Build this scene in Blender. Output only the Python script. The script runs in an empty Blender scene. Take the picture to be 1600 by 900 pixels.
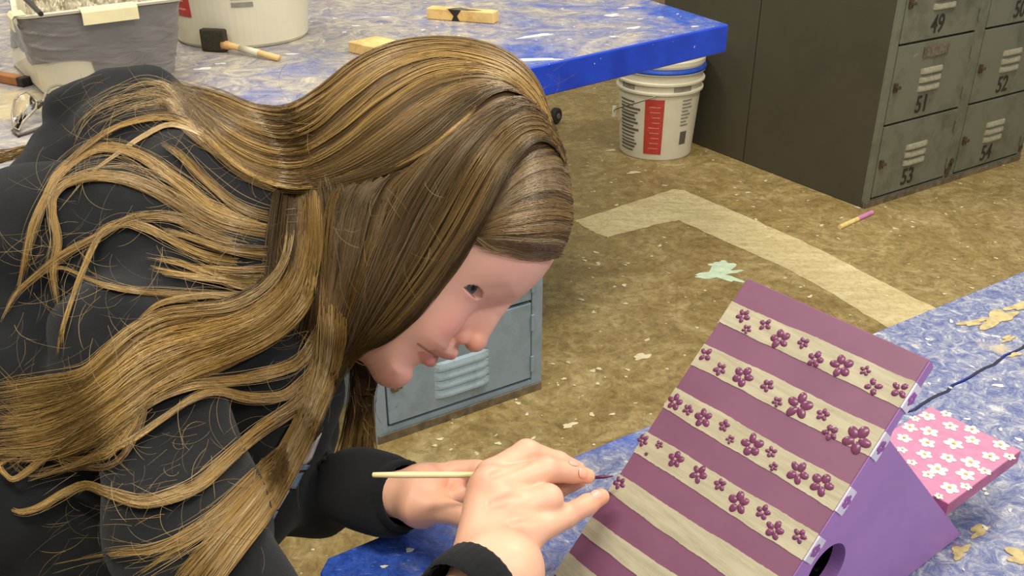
import bpy, bmesh, math, random
import numpy as np
from mathutils import Vector, Matrix
from mathutils.bvhtree import BVHTree

random.seed(7)
RNG = np.random.default_rng(11)
F = 1480.0                       # focal length in pixels of the 1600 px wide frame
TILT = math.radians(27)
CAM = np.array([0.0, 0.0, 1.2])
ct, st = math.cos(TILT), math.sin(TILT)
NT = 0.66                        # top of the near table
BT = 0.75                        # top of the back table
scene = bpy.context.scene
COL = scene.collection

def ray(x, y):
    a = (x - 800) / F; b = (450 - y) / F
    return np.array([a, ct + b * st, -st + b * ct])
def P(x, y, d):                  # measured point of the photo at distance d along the lens axis
    return CAM + ray(x, y) * d
def onz(x, y, z):
    r = ray(x, y); return CAM + r * ((z - CAM[2]) / r[2])
def onplane(x, y, p0, n):
    r = ray(x, y); return CAM + r * (np.dot(p0 - CAM, n) / np.dot(r, n))
def nrm(v):
    v = np.array(v, float); return v / np.linalg.norm(v)

# ---------------------------------------------------------------- materials
def srgb(r, g, b):
    f = lambda c: (c / 255 / 12.92) if c / 255 <= 0.04045 else ((c / 255 + 0.055) / 1.055) ** 2.4
    return (f(r), f(g), f(b), 1)
class NT_:
    def __init__(s, name):
        s.m = bpy.data.materials.new(name); s.m.use_nodes = True
        s.t = s.m.node_tree; s.n = s.t.nodes; s.l = s.t.links
        s.b = s.n['Principled BSDF']
    def new(s, typ, **kw):
        n = s.n.new(typ)
        for k, v in kw.items():
            if k.startswith('i_'): n.inputs[k[2:].replace('_', ' ')].default_value = v
            else: setattr(n, k, v)
        return n
    def coord(s, which='Object'):
        return s.new('ShaderNodeTexCoord').outputs[which]
    def noise(s, scale, detail=4, rough=.6, vec=None, stretch=None, dist=0.0, which='Object'):
        v = vec or s.coord(which)
        if stretch:
            mp = s.new('ShaderNodeMapping'); mp.inputs['Scale'].default_value = stretch[:3]
            if len(stretch) > 3: mp.inputs['Rotation'].default_value = (0, 0, stretch[3])
            s.l.new(v, mp.inputs['Vector']); v = mp.outputs[0]
        n = s.new('ShaderNodeTexNoise'); n.inputs['Scale'].default_value = scale
        n.inputs['Detail'].default_value = detail; n.inputs['Roughness'].default_value = rough
        n.inputs['Distortion'].default_value = dist
        s.l.new(v, n.inputs['Vector']); return n.outputs['Fac']
    def ramp(s, fac, stops, interp='LINEAR'):
        r = s.new('ShaderNodeValToRGB'); r.color_ramp.interpolation = interp
        e = r.color_ramp.elements
        while len(e) < len(stops): e.new(0.5)
        for i, (p, c) in enumerate(stops):
            e[i].position = p; e[i].color = c if len(c) == 4 else (*c, 1)
        s.l.new(fac, r.inputs[0]); return r.outputs[0]
    def mix(s, fac, a, b, mode='MIX'):
        m = s.new('ShaderNodeMix', data_type='RGBA', blend_type=mode)
        for sock, v in ((m.inputs[0], fac), (m.inputs[6], a), (m.inputs[7], b)):
            if hasattr(v, 'links'): s.l.new(v, sock)
            else: sock.default_value = v
        return m.outputs[2]
    def color(s, v):
        if hasattr(v, 'links'): s.l.new(v, s.b.inputs['Base Color'])
        else: s.b.inputs['Base Color'].default_value = v
    def rough(s, v):
        if hasattr(v, 'links'): s.l.new(v, s.b.inputs['Roughness'])
        else: s.b.inputs['Roughness'].default_value = v
    def bump(s, h, strength=.3, dist=.002):
        b = s.new('ShaderNodeBump'); b.inputs['Strength'].default_value = strength
        b.inputs['Distance'].default_value = dist
        s.l.new(h, b.inputs['Height']); s.l.new(b.outputs[0], s.b.inputs['Normal'])
K = lambda v: (v, v, v, 1)
def simple(name, c, rough=.5, metal=0, var=.12, scale=40, bump=0, bdist=.0005, spec=.5, stretch=None):
    m = NT_(name)
    n = m.noise(scale, 4, .6, stretch=stretch)
    c2 = tuple(x * (1 - var) for x in c[:3]) + (1,); c3 = tuple(min(1, x * (1 + var)) for x in c[:3]) + (1,)
    m.color(m.ramp(n, [(.35, c2), (.65, c3)])); m.rough(rough)
    m.b.inputs['Metallic'].default_value = metal
    m.b.inputs['Specular IOR Level'].default_value = spec
    if bump: m.bump(n, bump, bdist)
    return m.m

# ---------------------------------------------------------------- mesh helpers
def obj(name, verts, faces, mat, parent=None, smooth=False, loc=None):
    me = bpy.data.meshes.new(name)
    v = np.array(verts, float)
    if loc is None: loc = np.zeros(3)
    loc = np.array(loc, float)
    if parent is not None: pl = np.array(parent.matrix_world.translation) if False else np.array(parent.get('_o', (0, 0, 0)))
    else: pl = np.zeros(3)
    org = loc if parent is None else pl
    v = v - org
    me.from_pydata([tuple(a) for a in v], [], [tuple(f) for f in faces]); me.update()
    if mat: me.materials.append(mat)
    o = bpy.data.objects.new(name, me); COL.objects.link(o)
    if parent is None: o.location = org
    else: o.parent = parent
    o['_o'] = [float(a) for a in (org if parent is None else pl)]
    if smooth:
        me.polygons.foreach_set('use_smooth', [True] * len(me.polygons))
    return o
def tag(o, label=None, cat=None, group=None, kind=None):
    for k, v in (('label', label), ('category', cat), ('group', group), ('kind', kind)):
        if v: o[k] = v
    return o
def empty(name, loc, label, cat, group=None):
    o = bpy.data.objects.new(name, None); COL.objects.link(o); o.empty_display_size = .05
    o.location = tuple(loc); o['_o'] = [float(a) for a in loc]
    return tag(o, label, cat, group)
class MB:
    def __init__(s): s.v = []; s.f = []
    def add(s, v, f):
        b = len(s.v); s.v += [tuple(a) for a in v]; s.f += [tuple(b + i for i in q) for q in f]; return s
    def hexa(s, c8):             # 4 bottom corners ccw then the 4 top ones
        return s.add(c8, [(3, 2, 1, 0), (4, 5, 6, 7), (0, 1, 5, 4), (1, 2, 6, 5), (2, 3, 7, 6), (3, 0, 4, 7)])
    def frame_box(s, o, ax, ay, az, lo, hi):
        o = np.array(o); pts = []
        for z in (lo[2], hi[2]):
            for x, y in ((lo[0], lo[1]), (hi[0], lo[1]), (hi[0], hi[1]), (lo[0], hi[1])):
                pts.append(o + np.array(ax) * x + np.array(ay) * y + np.array(az) * z)
        return s.hexa(pts)
    def tube(s, pts, r, n=8, cap=True):
        pts = [np.array(p, float) for p in pts]; m = len(pts)
        rs = r if hasattr(r, '__len__') else [r] * m
        vs = []; up = np.array([.3, .2, .93])
        for i in range(m):
            t = nrm(pts[min(i + 1, m - 1)] - pts[max(i - 1, 0)])
            a = np.cross(t, up)
            if np.linalg.norm(a) < .05: a = np.cross(t, (1, 0, 0))
            a = nrm(a); b = np.cross(t, a)
            vs += [pts[i] + rs[i] * (math.cos(2 * math.pi * k / n) * a + math.sin(2 * math.pi * k / n) * b) for k in range(n)]
        fs = [(i * n + k, i * n + (k + 1) % n, (i + 1) * n + (k + 1) % n, (i + 1) * n + k) for i in range(m - 1) for k in range(n)]
        if cap: fs += [tuple(range(n))[::-1], tuple((m - 1) * n + k for k in range(n))]
        return s.add(vs, fs)
    def lathe(s, c, prof, n=48, a0=0, a1=2 * math.pi):
        c = np.array(c, float); full = abs(a1 - a0 - 2 * math.pi) < 1e-6; k = n if full else n + 1
        vs = [c + np.array([r * math.cos(a0 + (a1 - a0) * i / n), r * math.sin(a0 + (a1 - a0) * i / n), z]) for r, z in prof for i in range(k)]
        fs = []
        for j in range(len(prof) - 1):
            for i in range(n):
                i2 = (i + 1) % k if full else i + 1
                fs.append((j * k + i, j * k + i2, (j + 1) * k + i2, (j + 1) * k + i))
        return s.add(vs, fs)
    def build(s, name, mat, parent=None, smooth=False, loc=None, bevel=0, seg=2):
        o = obj(name, s.v, s.f, mat, parent, smooth, loc)
        if bevel:
            b = o.modifiers.new('edge', 'BEVEL'); b.width = bevel; b.segments = seg; b.limit_method = 'ANGLE'
        return o
def prism(poly, n, depth):       # planar loop of 3-D points pushed by depth along n
    k = len(poly); n = np.array(n)
    v = [np.array(p) for p in poly] + [np.array(p) + n * depth for p in poly]
    f = [tuple(range(k))[::-1], tuple(range(k, 2 * k))] + [(i, (i + 1) % k, k + (i + 1) % k, k + i) for i in range(k)]
    return v, f
def shape2d(loops, depth):       # filled 2-D outline with holes, thickness depth, as plain mesh data
    cu = bpy.data.curves.new('outline', 'CURVE'); cu.dimensions = '2D'; cu.fill_mode = 'BOTH'; cu.extrude = depth / 2
    for lp in loops:
        sp = cu.splines.new('POLY'); sp.points.add(len(lp) - 1)
        for p, q in zip(sp.points, lp): p.co = (q[0], q[1], 0, 1)
        sp.use_cyclic_u = True
    o = bpy.data.objects.new('outline', cu); me = bpy.data.meshes.new_from_object(o)
    v = [tuple(a.co) for a in me.vertices]; f = [tuple(p.vertices) for p in me.polygons]
    bpy.data.objects.remove(o); bpy.data.curves.remove(cu); bpy.data.meshes.remove(me)
    return np.array(v), f
def glyphs(txt, size, depth=.0006, squeeze=1.0, bold=0.0):
    cu = bpy.data.curves.new('glyph', 'FONT'); cu.body = txt; cu.size = size; cu.extrude = depth; cu.align_x = 'CENTER'; cu.offset = bold
    o = bpy.data.objects.new('glyph', cu); me = bpy.data.meshes.new_from_object(o)
    v = np.array([tuple(a.co) for a in me.vertices]); f = [tuple(p.vertices) for p in me.polygons]
    v[:, 0] *= squeeze
    bpy.data.objects.remove(o); bpy.data.curves.remove(cu); bpy.data.meshes.remove(me)
    return v, f
def place(v, o, ax, ay, az):
    v = np.array(v); return np.array(o) + v[:, :1] * np.array(ax) + v[:, 1:2] * np.array(ay) + v[:, 2:3] * np.array(az)

# ---------------------------------------------------------------- camera and light
cam = bpy.data.objects.new('camera', bpy.data.cameras.new('camera')); COL.objects.link(cam)
cam.location = tuple(CAM); cam.rotation_euler = (math.pi / 2 - TILT, 0, 0)
cam.data.sensor_width = 36; cam.data.lens = F * 36 / 1600; cam.data.clip_start = .02
scene.camera = cam
vs_ = scene.view_settings
scene.display_settings.display_device = 'sRGB'
vs_.view_transform = 'Standard'; vs_.look = 'None'; vs_.gamma = 1; vs_.exposure = 0.0; vs_.use_curve_mapping = False
w = bpy.data.worlds.new('room_light'); scene.world = w; w.use_nodes = True
w.node_tree.nodes['Background'].inputs[0].default_value = (1.0, .96, .88, 1)
w.node_tree.nodes['Background'].inputs[1].default_value = .55
def area(name, loc, target, sx, sy, power, col=(1, .93, .80)):
    l = bpy.data.lights.new(name, 'AREA'); l.shape = 'RECTANGLE'; l.size = sx; l.size_y = sy; l.energy = power; l.color = col
    o = bpy.data.objects.new(name, l); COL.objects.link(o); o.location = loc
    o.rotation_euler = (Vector(target) - Vector(loc)).to_track_quat('-Z', 'Y').to_euler()
area('ceiling_lamp', (-.5, .2, 2.9), (-.4, .9, 0), 1.3, .3, 36)
area('ceiling_lamp', (1.2, 1.9, 2.9), (1.1, 2.0, 0), 1.3, .3, 48)
area('ceiling_lamp', (-1.2, 2.6, 2.9), (-1.0, 2.6, 0), 1.3, .3, 40)
area('ceiling_lamp', (1.3, -.4, 2.6), (.3, .7, .7), 1.2, .3, 30, (1, .96, .9))
# ================================================================ setting
def floor_mat():
    m = NT_('worn_floor')
    big = m.noise(1.3, 5, .65)
    mid = m.noise(6, 7, .75, dist=1.6)
    fine = m.noise(42, 6, .75, dist=.8)
    c = m.ramp(big, [(.3, srgb(134, 112, 64)), (.5, srgb(158, 136, 84)), (.72, srgb(168, 154, 112))])
    c = m.mix(.6, c, m.ramp(mid, [(.30, srgb(108, 86, 46)), (.5, srgb(158, 136, 84)), (.68, srgb(202, 184, 134))]))
    c = m.mix(m.ramp(fine, [(.32, K(.65)), (.56, K(0))]), c, srgb(88, 70, 38))
    c = m.mix(m.ramp(fine, [(.60, K(0)), (.74, K(.5))]), c, srgb(206, 190, 142))
    for sc, stx, lo_, colr, amt in ((9, (1, 7, 1, -.5), .60, srgb(208, 190, 138), .6), (8, (6, 1, 1, .25), .61, srgb(202, 186, 140), .5), (10, (1, 9, 1, .9), .62, srgb(84, 66, 38), .6), (12, (1, 10, 1, -1.1), .63, srgb(214, 200, 156), .6)):
        n = m.noise(sc, 8, .8, stretch=stx, dist=2.2)
        c = m.mix(m.ramp(n, [(lo_, K(0)), (lo_ + .05, K(amt))]), c, colr)
    fl = m.noise(34, 2, .5)
    c = m.mix(m.ramp(fl, [(.70, K(0)), (.72, K(.85))]), c, srgb(226, 214, 180))
    m.color(c); m.rough(m.ramp(mid, [(.3, K(.35)), (.7, K(.65))])); m.bump(fine, .35, .002)
    return m.m
FLOOR = floor_mat()
fl = MB().hexa([(-4, -2, -.05), (5, -2, -.05), (5, 7, -.05), (-4, 7, -.05), (-4, -2, 0), (5, -2, 0), (5, 7, 0), (-4, 7, 0)]).build('floor', FLOOR)
fl['kind'] = 'structure'
WALLM = simple('cream_wall_paint', srgb(196, 190, 170), .7, var=.04, scale=3)
wb = MB().hexa([(-4, 6.9, 0), (5, 6.9, 0), (5, 7, 0), (-4, 7, 0), (-4, 6.9, 3), (5, 6.9, 3), (5, 7, 3), (-4, 7, 3)]).build('wall_back', WALLM); wb['kind'] = 'structure'
def band_mat():
    m = NT_('pale_floor_strip')
    a = m.noise(6, 6, .7, stretch=(1, 4, 1, .6), dist=.8); b = m.noise(50, 5, .75)
    c = m.ramp(a, [(.3, srgb(190, 172, 122)), (.6, srgb(218, 202, 154)), (.8, srgb(226, 214, 174))])
    c = m.mix(m.ramp(b, [(.35, K(.45)), (.55, K(0))]), c, srgb(146, 128, 84))
    m.color(c); m.rough(.6); m.bump(b, .2, .001); return m.m
bp = [(898, 345), (1052, 296), (1068, 297), (1250, 375), (1460, 482), (1395, 516), (1240, 425), (1062, 345), (1046, 346), (948, 371), (925, 362)]
def wob(poly, z, amp=.004, n=14):
    out = []
    for i in range(len(poly)):
        a = np.array(poly[i]); b = np.array(poly[(i + 1) % len(poly)])
        for k in range(n):
            q = a + (b - a) * k / n
            p = onz(q[0], q[1], z); p[:2] += RNG.normal(0, amp, 2); out.append(p)
    return out
v, f = shape2d([[(p[0], p[1]) for p in wob(bp, 0, .0025)]], .0007)
obj('painted_strip', v + np.array([0, 0, .00065]), f, band_mat(), fl)
def blob(cx, cy, r, z, n=26, k=.5, ax=1.0, seed=0, h=.0008, rot=0):
    k = min(k, .75); h = h + (seed % 17) * .00003
    rg = random.Random(seed); ph = [rg.random() * 6.3 for _ in range(4)]
    pts = []
    for i in range(n):
        a = 2 * math.pi * i / n
        q = r * (1 + k * (math.sin(3 * a + ph[0]) * .4 + math.sin(5 * a + ph[1]) * .3 + math.sin(2 * a + ph[2]) * .3))
        x, y = q * math.cos(a) * ax, q * math.sin(a)
        pts.append(np.array([cx + x * math.cos(rot) - y * math.sin(rot), cy + x * math.sin(rot) + y * math.cos(rot), z]))
    top = [p + np.array([0, 0, h]) for p in pts] + [np.array([cx, cy, z + h])]
    return pts + top, [(i, (i + 1) % n, n + (i + 1) % n, n + i) for i in range(n)] + [(n + i, n + (i + 1) % n, 2 * n) for i in range(n)]
mb = MB()
for i, (x, y, r, ax, ro) in enumerate([(1128, 418, .028, 1.7, .9), (1112, 430, .016, 3.2, .1), (1136, 434, .018, 2.2, -.8), (1120, 414, .02, .9, 1), (1140, 425, .013, 2.4, .2), (1097, 432, .01, 2, .2)]):
    p = onz(x, y, 0); mb.add(*blob(p[0], p[1], r, .0004, ax=ax, seed=i, rot=ro))
mb.build('dried_paint_splash', simple('mint_paint', srgb(206, 226, 196), .5), fl)
mb = MB()
for i in range(90):
    x, y = random.uniform(870, 1590), random.uniform(190, 500)
    p = onz(x, y, 0); mb.add(*blob(p[0], p[1], random.uniform(.002, .006), .0011, n=10, ax=random.uniform(1, 2), seed=i, rot=random.random() * 3, h=.0005))
for i in range(40):
    x, y = random.uniform(600, 1000), random.uniform(560, 700)
    p = onz(x, y, 0); mb.add(*blob(p[0], p[1], random.uniform(.001, .005), .0011, n=10, ax=random.uniform(1, 2), seed=i, rot=random.random() * 3, h=.0005))
for i, (x, y, r) in enumerate([(1003, 558, .012), (890, 665, .008), (1196, 640, .006), (990, 270, .012), (955, 235, .01)]):
    p = onz(x, y, 0); mb.add(*blob(p[0], p[1], r, .0011, ax=2, seed=i + 50, rot=.5, h=.0005))
o = mb.build('paint_specks', simple('cream_speck', srgb(222, 208, 170), .6), fl); o['kind'] = 'stuff'

# ---------------------------------------------------------------- lockers
def metal_mat(name, base, worn, dark, rough=.42, ws=7):
    m = NT_(name)
    a = m.noise(ws, 6, .7); b = m.noise(60, 5, .75); g = m.noise(18, 6, .8, dist=1.5)
    c = m.ramp(a, [(.3, dark), (.5, base), (.75, base)])
    c = m.mix(m.ramp(g, [(.66, K(0)), (.72, K(.7))]), c, worn)
    c = m.mix(m.ramp(b, [(.28, K(.5)), (.36, K(0))]), c, srgb(70, 52, 36))
    m.color(c); m.rough(m.ramp(a, [(.3, K(rough + .12)), (.7, K(rough))])); m.b.inputs['Metallic'].default_value = .15
    m.bump(b, .12, .001)
    return m.m
GREY = metal_mat('grey_green_locker_paint', srgb(112, 114, 98), srgb(150, 142, 116), srgb(88, 88, 72))
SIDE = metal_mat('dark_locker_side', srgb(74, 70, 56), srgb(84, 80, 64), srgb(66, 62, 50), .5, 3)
BLUEG = metal_mat('blue_grey_locker_paint', srgb(142, 160, 174), srgb(192, 204, 208), srgb(122, 138, 144), .35)
BARE = simple('worn_steel', srgb(120, 108, 88), .5, .4, .35, 30)
DARK = simple('dark_gap', srgb(26, 24, 20), .8)
RUST = simple('rusty_dirt', srgb(70, 54, 36), .8, 0, .4, 60)
INK = simple('black_stencil_paint', srgb(34, 30, 24), .6)
LOUV = simple('worn_louver', srgb(150, 146, 122), .4, .2, .15, 90)
LOUVB = metal_mat('blue_louver', srgb(160, 180, 190), srgb(206, 212, 206), srgb(140, 160, 170), .3, 30)
def louver(mb, o, ax, az, n, x0, x1, z, h=.016, t=.008):
    # a pressed hood: slanting bulge, deepest at its lower edge
    seg = 12; vs = []
    for i in range(seg + 1):
        u = i / seg; k = min(1, 5 * min(u, 1 - u)); k = math.sqrt(k)
        for (dz, dd) in ((h * .5, 0), (h * .25, t * .55 * k), (-h * .25, t * k), (-h * .5, t * k), (-h * .5, 0)):
            vs.append(np.array(o) + np.array(ax) * (x0 + (x1 - x0) * u) + np.array(az) * (z + dz) + np.array(n) * dd)
    fs = [(i * 5 + j, i * 5 + j + 1, (i + 1) * 5 + j + 1, (i + 1) * 5 + j) for i in range(seg) for j in range(4)]
    mb.add(vs, fs)
def locker_bank(o, ax, ncol, colw, rows, z0, depth, top, mat, sidemat, nums, louvmat, gap=.03, label='', seam=None, louv_n=3, lw=.30, lo0=.28, lh=.018):
    o = np.array([o[0], o[1], 0.]); ax = np.array([ax[0], ax[1], 0.]); ax /= np.linalg.norm(ax)
    back = np.array([-ax[1], ax[0], 0.]); n = -back; az = np.array([0, 0, 1.])
    e = empty('locker_bank', o, label, 'lockers')
    W = ncol * colw
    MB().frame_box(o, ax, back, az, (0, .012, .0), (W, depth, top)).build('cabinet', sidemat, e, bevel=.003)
    fr = MB()
    stile = .028
    for c in range(ncol + 1):
        xa = c * colw - (stile if c else 0); xb = c * colw + (stile if c < ncol else 0)
        xa = max(0, xa); xb = min(W, xb)
        fr.frame_box(o, ax, back, az, (xa, -.002, .0), (xb, .0115, top))
    fr.frame_box(o, ax, back, az, (0, -.001, 0), (W, .0115, z0 - .004))
    fr.build('face_frame', mat, e, bevel=.0015)
    MB().frame_box(o, ax, back, az, (.004, -.006, .0), (W - .002, -.0025, .02)).build('kick_plate', BARE, e, bevel=.001)
    for c in range(ncol):
        for r in range(len(rows) - 1):
            za, zb = rows[r] + .004, rows[r + 1] - .004
            xa, xb = c * colw + stile + .003, (c + 1) * colw - (stile if c < ncol - 1 else stile) - .003
            if xb - xa > .5: xb = xa + .5
            d = MB().frame_box(o, ax, back, az, (xa, -.004, za), (xb, .008, zb)).build('locker_door', mat, e, bevel=.0015)
            cx = xa + (xb - xa) * (.5 if c == 0 or ncol == 1 else .5)
            hw = (xb - xa) * lw / 2
            for k in range(louv_n):
                lm = MB(); louver(lm, o + n * .004, ax, az, n, cx - hw, cx + hw, za + (zb - za) * (.62 - k * .115 + (.28 - lo0)), h=lh); lm.build('louver', louvmat, d)
            lt = MB()
            lt.frame_box(o, ax, back, az, (xa + .008, -.012, za + (zb - za) * .42), (xa + .022, -.0045, za + (zb - za) * .54))
            lt.frame_box(o, ax, back, az, (xa + .010, -.018, za + (zb - za) * .46), (xa + .030, -.011, za + (zb - za) * .50))
            lt.build('latch', BARE if mat is not GREY else RUST, d, bevel=.001)
            for q in (.2, .75):
                hg = MB(); hg.frame_box(o, ax, back, az, (xb - .002, -.009, za + (zb - za) * q - .02), (xb + .006, -.0045, za + (zb - za) * q + .02)); hg.build('hinge', mat, d, bevel=.001)
            if (c, r) in nums:
                gv, gf = glyphs(nums[(c, r)], .080, .0005, .84, .0009)
                obj('stencilled_number', place(gv, o + ax * (cx - .02) + az * (za + (zb - za) * .07) + n * .0052, ax, az, n), gf, INK, d)
            if (c, r) in ((0, 1),) and nums:
                ch = MB()
                ch.frame_box(o, ax, back, az, (cx - hw * 1.1, -.007, zb - .052), (cx + hw * 1.1, -.0045, zb - .015))
                ch.build('card_holder', BARE, d)
                ch = MB().frame_box(o, ax, back, az, (cx - hw * .9, -.0085, zb - .048), (cx + hw * .85, -.0072, zb - .02))
                ch.build('card', simple('faded_card', srgb(104, 96, 82), .7, var=.35, scale=80), d)
    return e, o, ax, back, n
lc = onz(1348, 326, 0); lr = onz(1592, 249, 0)
rows = [.028, .279, .537, .80, 1.06, 1.32]
e1, o1, ax1, bk1, n1 = locker_bank(lc, lr - lc, 2, .452, rows, .028, .55, 1.36, GREY, SIDE,
    {(0, 0): '53', (0, 1): '51', (0, 2): '49', (1, 0): '54', (1, 1): '52', (1, 2): '50'}, LOUV,
    label='grey green bank of numbered lockers, doors facing right, standing on the floor')
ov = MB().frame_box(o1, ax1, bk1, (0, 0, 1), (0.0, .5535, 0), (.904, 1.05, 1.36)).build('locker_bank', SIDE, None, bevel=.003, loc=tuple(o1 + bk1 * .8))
tag(ov, 'plain dark back bank of lockers, behind the numbered bank and nearer the floor bucket', 'lockers')
# rust stain low on the numbered bank
mb = MB()
for i, (u, z, r) in enumerate([(.44, .05, .02), (.455, .075, .012), (.89, .05, .012)]):
    pts = [o1 + ax1 * (u + r * math.cos(a) * (1 + .3 * math.sin(3 * a + i))) + np.array([0, 0, z + 1.4 * r * math.sin(a)]) + n1 * .0022 for a in np.linspace(0, 2 * math.pi, 18)[:-1]]
    mb.add(*prism(pts, n1, .0006))
mb.build('rust_stain', RUST, e1)

l2l = onz(588, 694, 0); l2r = onz(845, 606, 0)
L2W = np.linalg.norm(l2r - l2l)
e2, o2, ax2, bk2, n2 = locker_bank(l2l, l2r - l2l, 1, L2W, [.036, .236, .44, .64], .036, .38, .68, BLUEG, BLUEG, {}, LOUVB,
    label='small blue grey metal locker under the back table, behind the face', louv_n=4, lw=.38, lo0=.36, lh=.0205)
# ================================================================ tables
def painted_top(name, seed, bluebias, scale=1.0, grad=None, pal=((84, 90, 130), (134, 132, 142), (172, 164, 150), (206, 198, 178))):
    m = NT_(name)
    co = m.coord('Object')
    a = m.noise(3.2 * scale, 7, .72, vec=co, dist=.6)
    b = m.noise(17 * scale, 7, .8, vec=co, stretch=(1, 2.5, 1, .5), dist=1.4)
    c = m.noise(55 * scale, 5, .75, vec=co)
    blue = m.ramp(c, [(.35, srgb(34, 62, 142)), (.6, srgb(52, 92, 190))])
    wash = m.ramp(m.noise(20 * scale, 8, .82, vec=co, dist=1.6), [(p_, srgb(*c_)) for p_, c_ in zip((.32, .44, .55, .66), pal)])
    fac = m.ramp(a, [(.5 - bluebias - .10, K(0)), (.5 - bluebias + .12, K(1))])
    if grad:                     # paint worn away towards one end of the top
        sx = m.new('ShaderNodeSeparateXYZ'); m.l.new(co, sx.inputs[0])
        mu = m.new('ShaderNodeMath', operation='MULTIPLY_ADD'); m.l.new(sx.outputs[0], mu.inputs[0]); mu.inputs[1].default_value = grad[0]; mu.inputs[2].default_value = grad[1]
        my = m.new('ShaderNodeMath', operation='MULTIPLY_ADD'); m.l.new(sx.outputs[1], my.inputs[0]); my.inputs[1].default_value = grad[2]; m.l.new(mu.outputs[0], my.inputs[2])
        mm = m.new('ShaderNodeMath', operation='MULTIPLY_ADD'); m.l.new(a, mm.inputs[0]); mm.inputs[1].default_value = 1.0; m.l.new(my.outputs[0], mm.inputs[2])
        fac = m.ramp(mm.outputs[0], [(.40, K(0)), (.60, K(1))])
    col = m.mix(fac, blue, wash)
    s2 = m.noise(30 * scale, 6, .8, vec=co, stretch=(1, 6, 1, -.7), dist=2)
    col = m.mix(m.ramp(s2, [(.60, K(0)), (.66, K(.8))]), col, srgb(206, 206, 204))
    s3 = m.noise(24 * scale, 5, .8, vec=co, stretch=(5, 1, 1, .9), dist=2)
    col = m.mix(m.ramp(s3, [(.60, K(0)), (.68, K(.65))]), col, srgb(58, 84, 168))
    yl = m.noise(4 * scale, 3, .5, vec=co)
    col = m.mix(m.ramp(yl, [(.66, K(0)), (.71, K(.6))]), col, srgb(206, 188, 130))
    rd = m.noise(6.3 * scale, 5, .7, vec=co)
    col = m.mix(m.ramp(rd, [(.68, K(0)), (.73, K(.45))]), col, srgb(160, 96, 110))
    m.color(col); m.rough(m.ramp(b, [(.3, K(.28)), (.7, K(.55))])); m.bump(c, .35, .0015)
    return m.m
def blue_side():
    m = NT_('glossy_blue_edge_paint')
    a = m.noise(9, 4, .6); f_ = m.noise(60, 2, .5)
    c = m.ramp(a, [(.35, srgb(10, 52, 176)), (.65, srgb(22, 72, 208))])
    c = m.mix(m.ramp(f_, [(.72, K(0)), (.74, K(.9))]), c, srgb(200, 206, 214))
    m.color(c); m.rough(.3); return m.m
BSIDE = blue_side()
def slab(name, poly, z, th, mat_top, mat_side, parent, bev=.004):
    k = len(poly)
    v = [(p[0], p[1], z - th) for p in poly] + [(p[0], p[1], z) for p in poly]
    f = [tuple(range(k))[::-1], tuple(range(k, 2 * k))] + [(i, (i + 1) % k, k + (i + 1) % k, k + i) for i in range(k)]
    o = obj(name, v, f, mat_top, parent); o.data.materials.append(mat_side)
    for i, p in enumerate(o.data.polygons): p.material_index = 0 if i == 1 else 1
    b = o.modifiers.new('edge', 'BEVEL'); b.width = bev; b.segments = 3; b.limit_method = 'ANGLE'; b.material = 1
    return o
# back table
c0 = onz(1139, 38, BT)[:2]; c0b = onz(1018, 0, BT)[:2]; cf = onz(800, 112, BT)[:2]
u1 = (cf - c0) / np.linalg.norm(cf - c0); u2 = (c0b - c0) / np.linalg.norm(c0b - c0)
fl_ = c0 + u1 * 1.98
poly = [fl_, c0, c0 + u2 * 1.75, fl_ + u2 * 1.75]
eb = empty('work_table', (c0[0], c0[1], 0), 'large work table at the back with paint-worn top and bright blue edge', 'table')
TOPB = painted_top('worn_back_table_top', 3, .0, .8, grad=(-.30, -.10, .12))
slab('tabletop', poly, BT, .064, TOPB, BSIDE, eb)
STEEL = simple('grey_steel_leg', srgb(120, 118, 108), .45, .5)
for q in (c0 + u1 * .35 + u2 * 1.3, fl_ - u1 * .1 + u2 * .1, fl_ - u1 * .1 + u2 * 1.6, c0 + u1 * .1 + u2 * 1.6):
    MB().frame_box((q[0], q[1], 0), (1, 0, 0), (0, 1, 0), (0, 0, 1), (-.02, -.02, 0), (.02, .02, BT - .064)).build('leg', STEEL, eb, bevel=.003)
# paint dribbles on the back table
mb = MB()
GAP = simple('dark_joint', srgb(30, 30, 44), .8)
WHT = simple('dried_white_paint', srgb(222, 222, 214), .4)
sp = [(835, 57, .012, 4, .5), (848, 54, .006, 3, .6), (832, 94, .012, 6, .1), (793, 101, .008, 4, 0), (955, 24, .01, 3, .8), (990, 44, .009, 3, .7), (957, 58, .005, 2, 0), (1085, 42, .005, 2, .4), (962, 25, .006, 3, .5), (1000, 30, .004, 2, .2), (900, 96, .006, 3, .8), (602, 27, .007, 2, 0), (523, 29, .006, 1.5, 0), (556, 41, .006, 2, 0), (905, 88, .007, 2, .8), (975, 13, .006, 3, .5), (890, 62, .004, 2, .2), (345, 100, .006, 2, .3), (318, 108, .01, 2, .3), (455, 85, .006, 3, .2)]
for i in range(50):
    sp.append((random.uniform(480, 1080), random.uniform(2, 100), random.uniform(.001, .004), random.uniform(1, 3), random.random()))
for i, (x, y, r, ax_, ro) in enumerate(sp):
    p = onz(x, y, BT)
    d_ = p[:2] - c0; 
    M_ = np.array([u1, u2]).T; ab = np.linalg.solve(M_, d_)
    if ab[0] > .012 and ab[1] > .012: mb.add(*blob(p[0], p[1], r * .8, BT + .0002, n=14, ax=ax_, seed=i + 9, rot=ro, h=.0008))
o = mb.build('paint_drips', WHT, eb); o['kind'] = 'stuff'

# near table
n0 = onz(491, 881, NT)[:2]; n1_ = onz(1600, 424, NT)[:2]
w1 = (n1_ - n0) / np.linalg.norm(n1_ - n0); w2 = np.array([w1[1], -w1[0]])
LEN = 1.75; DEP = .72
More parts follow.
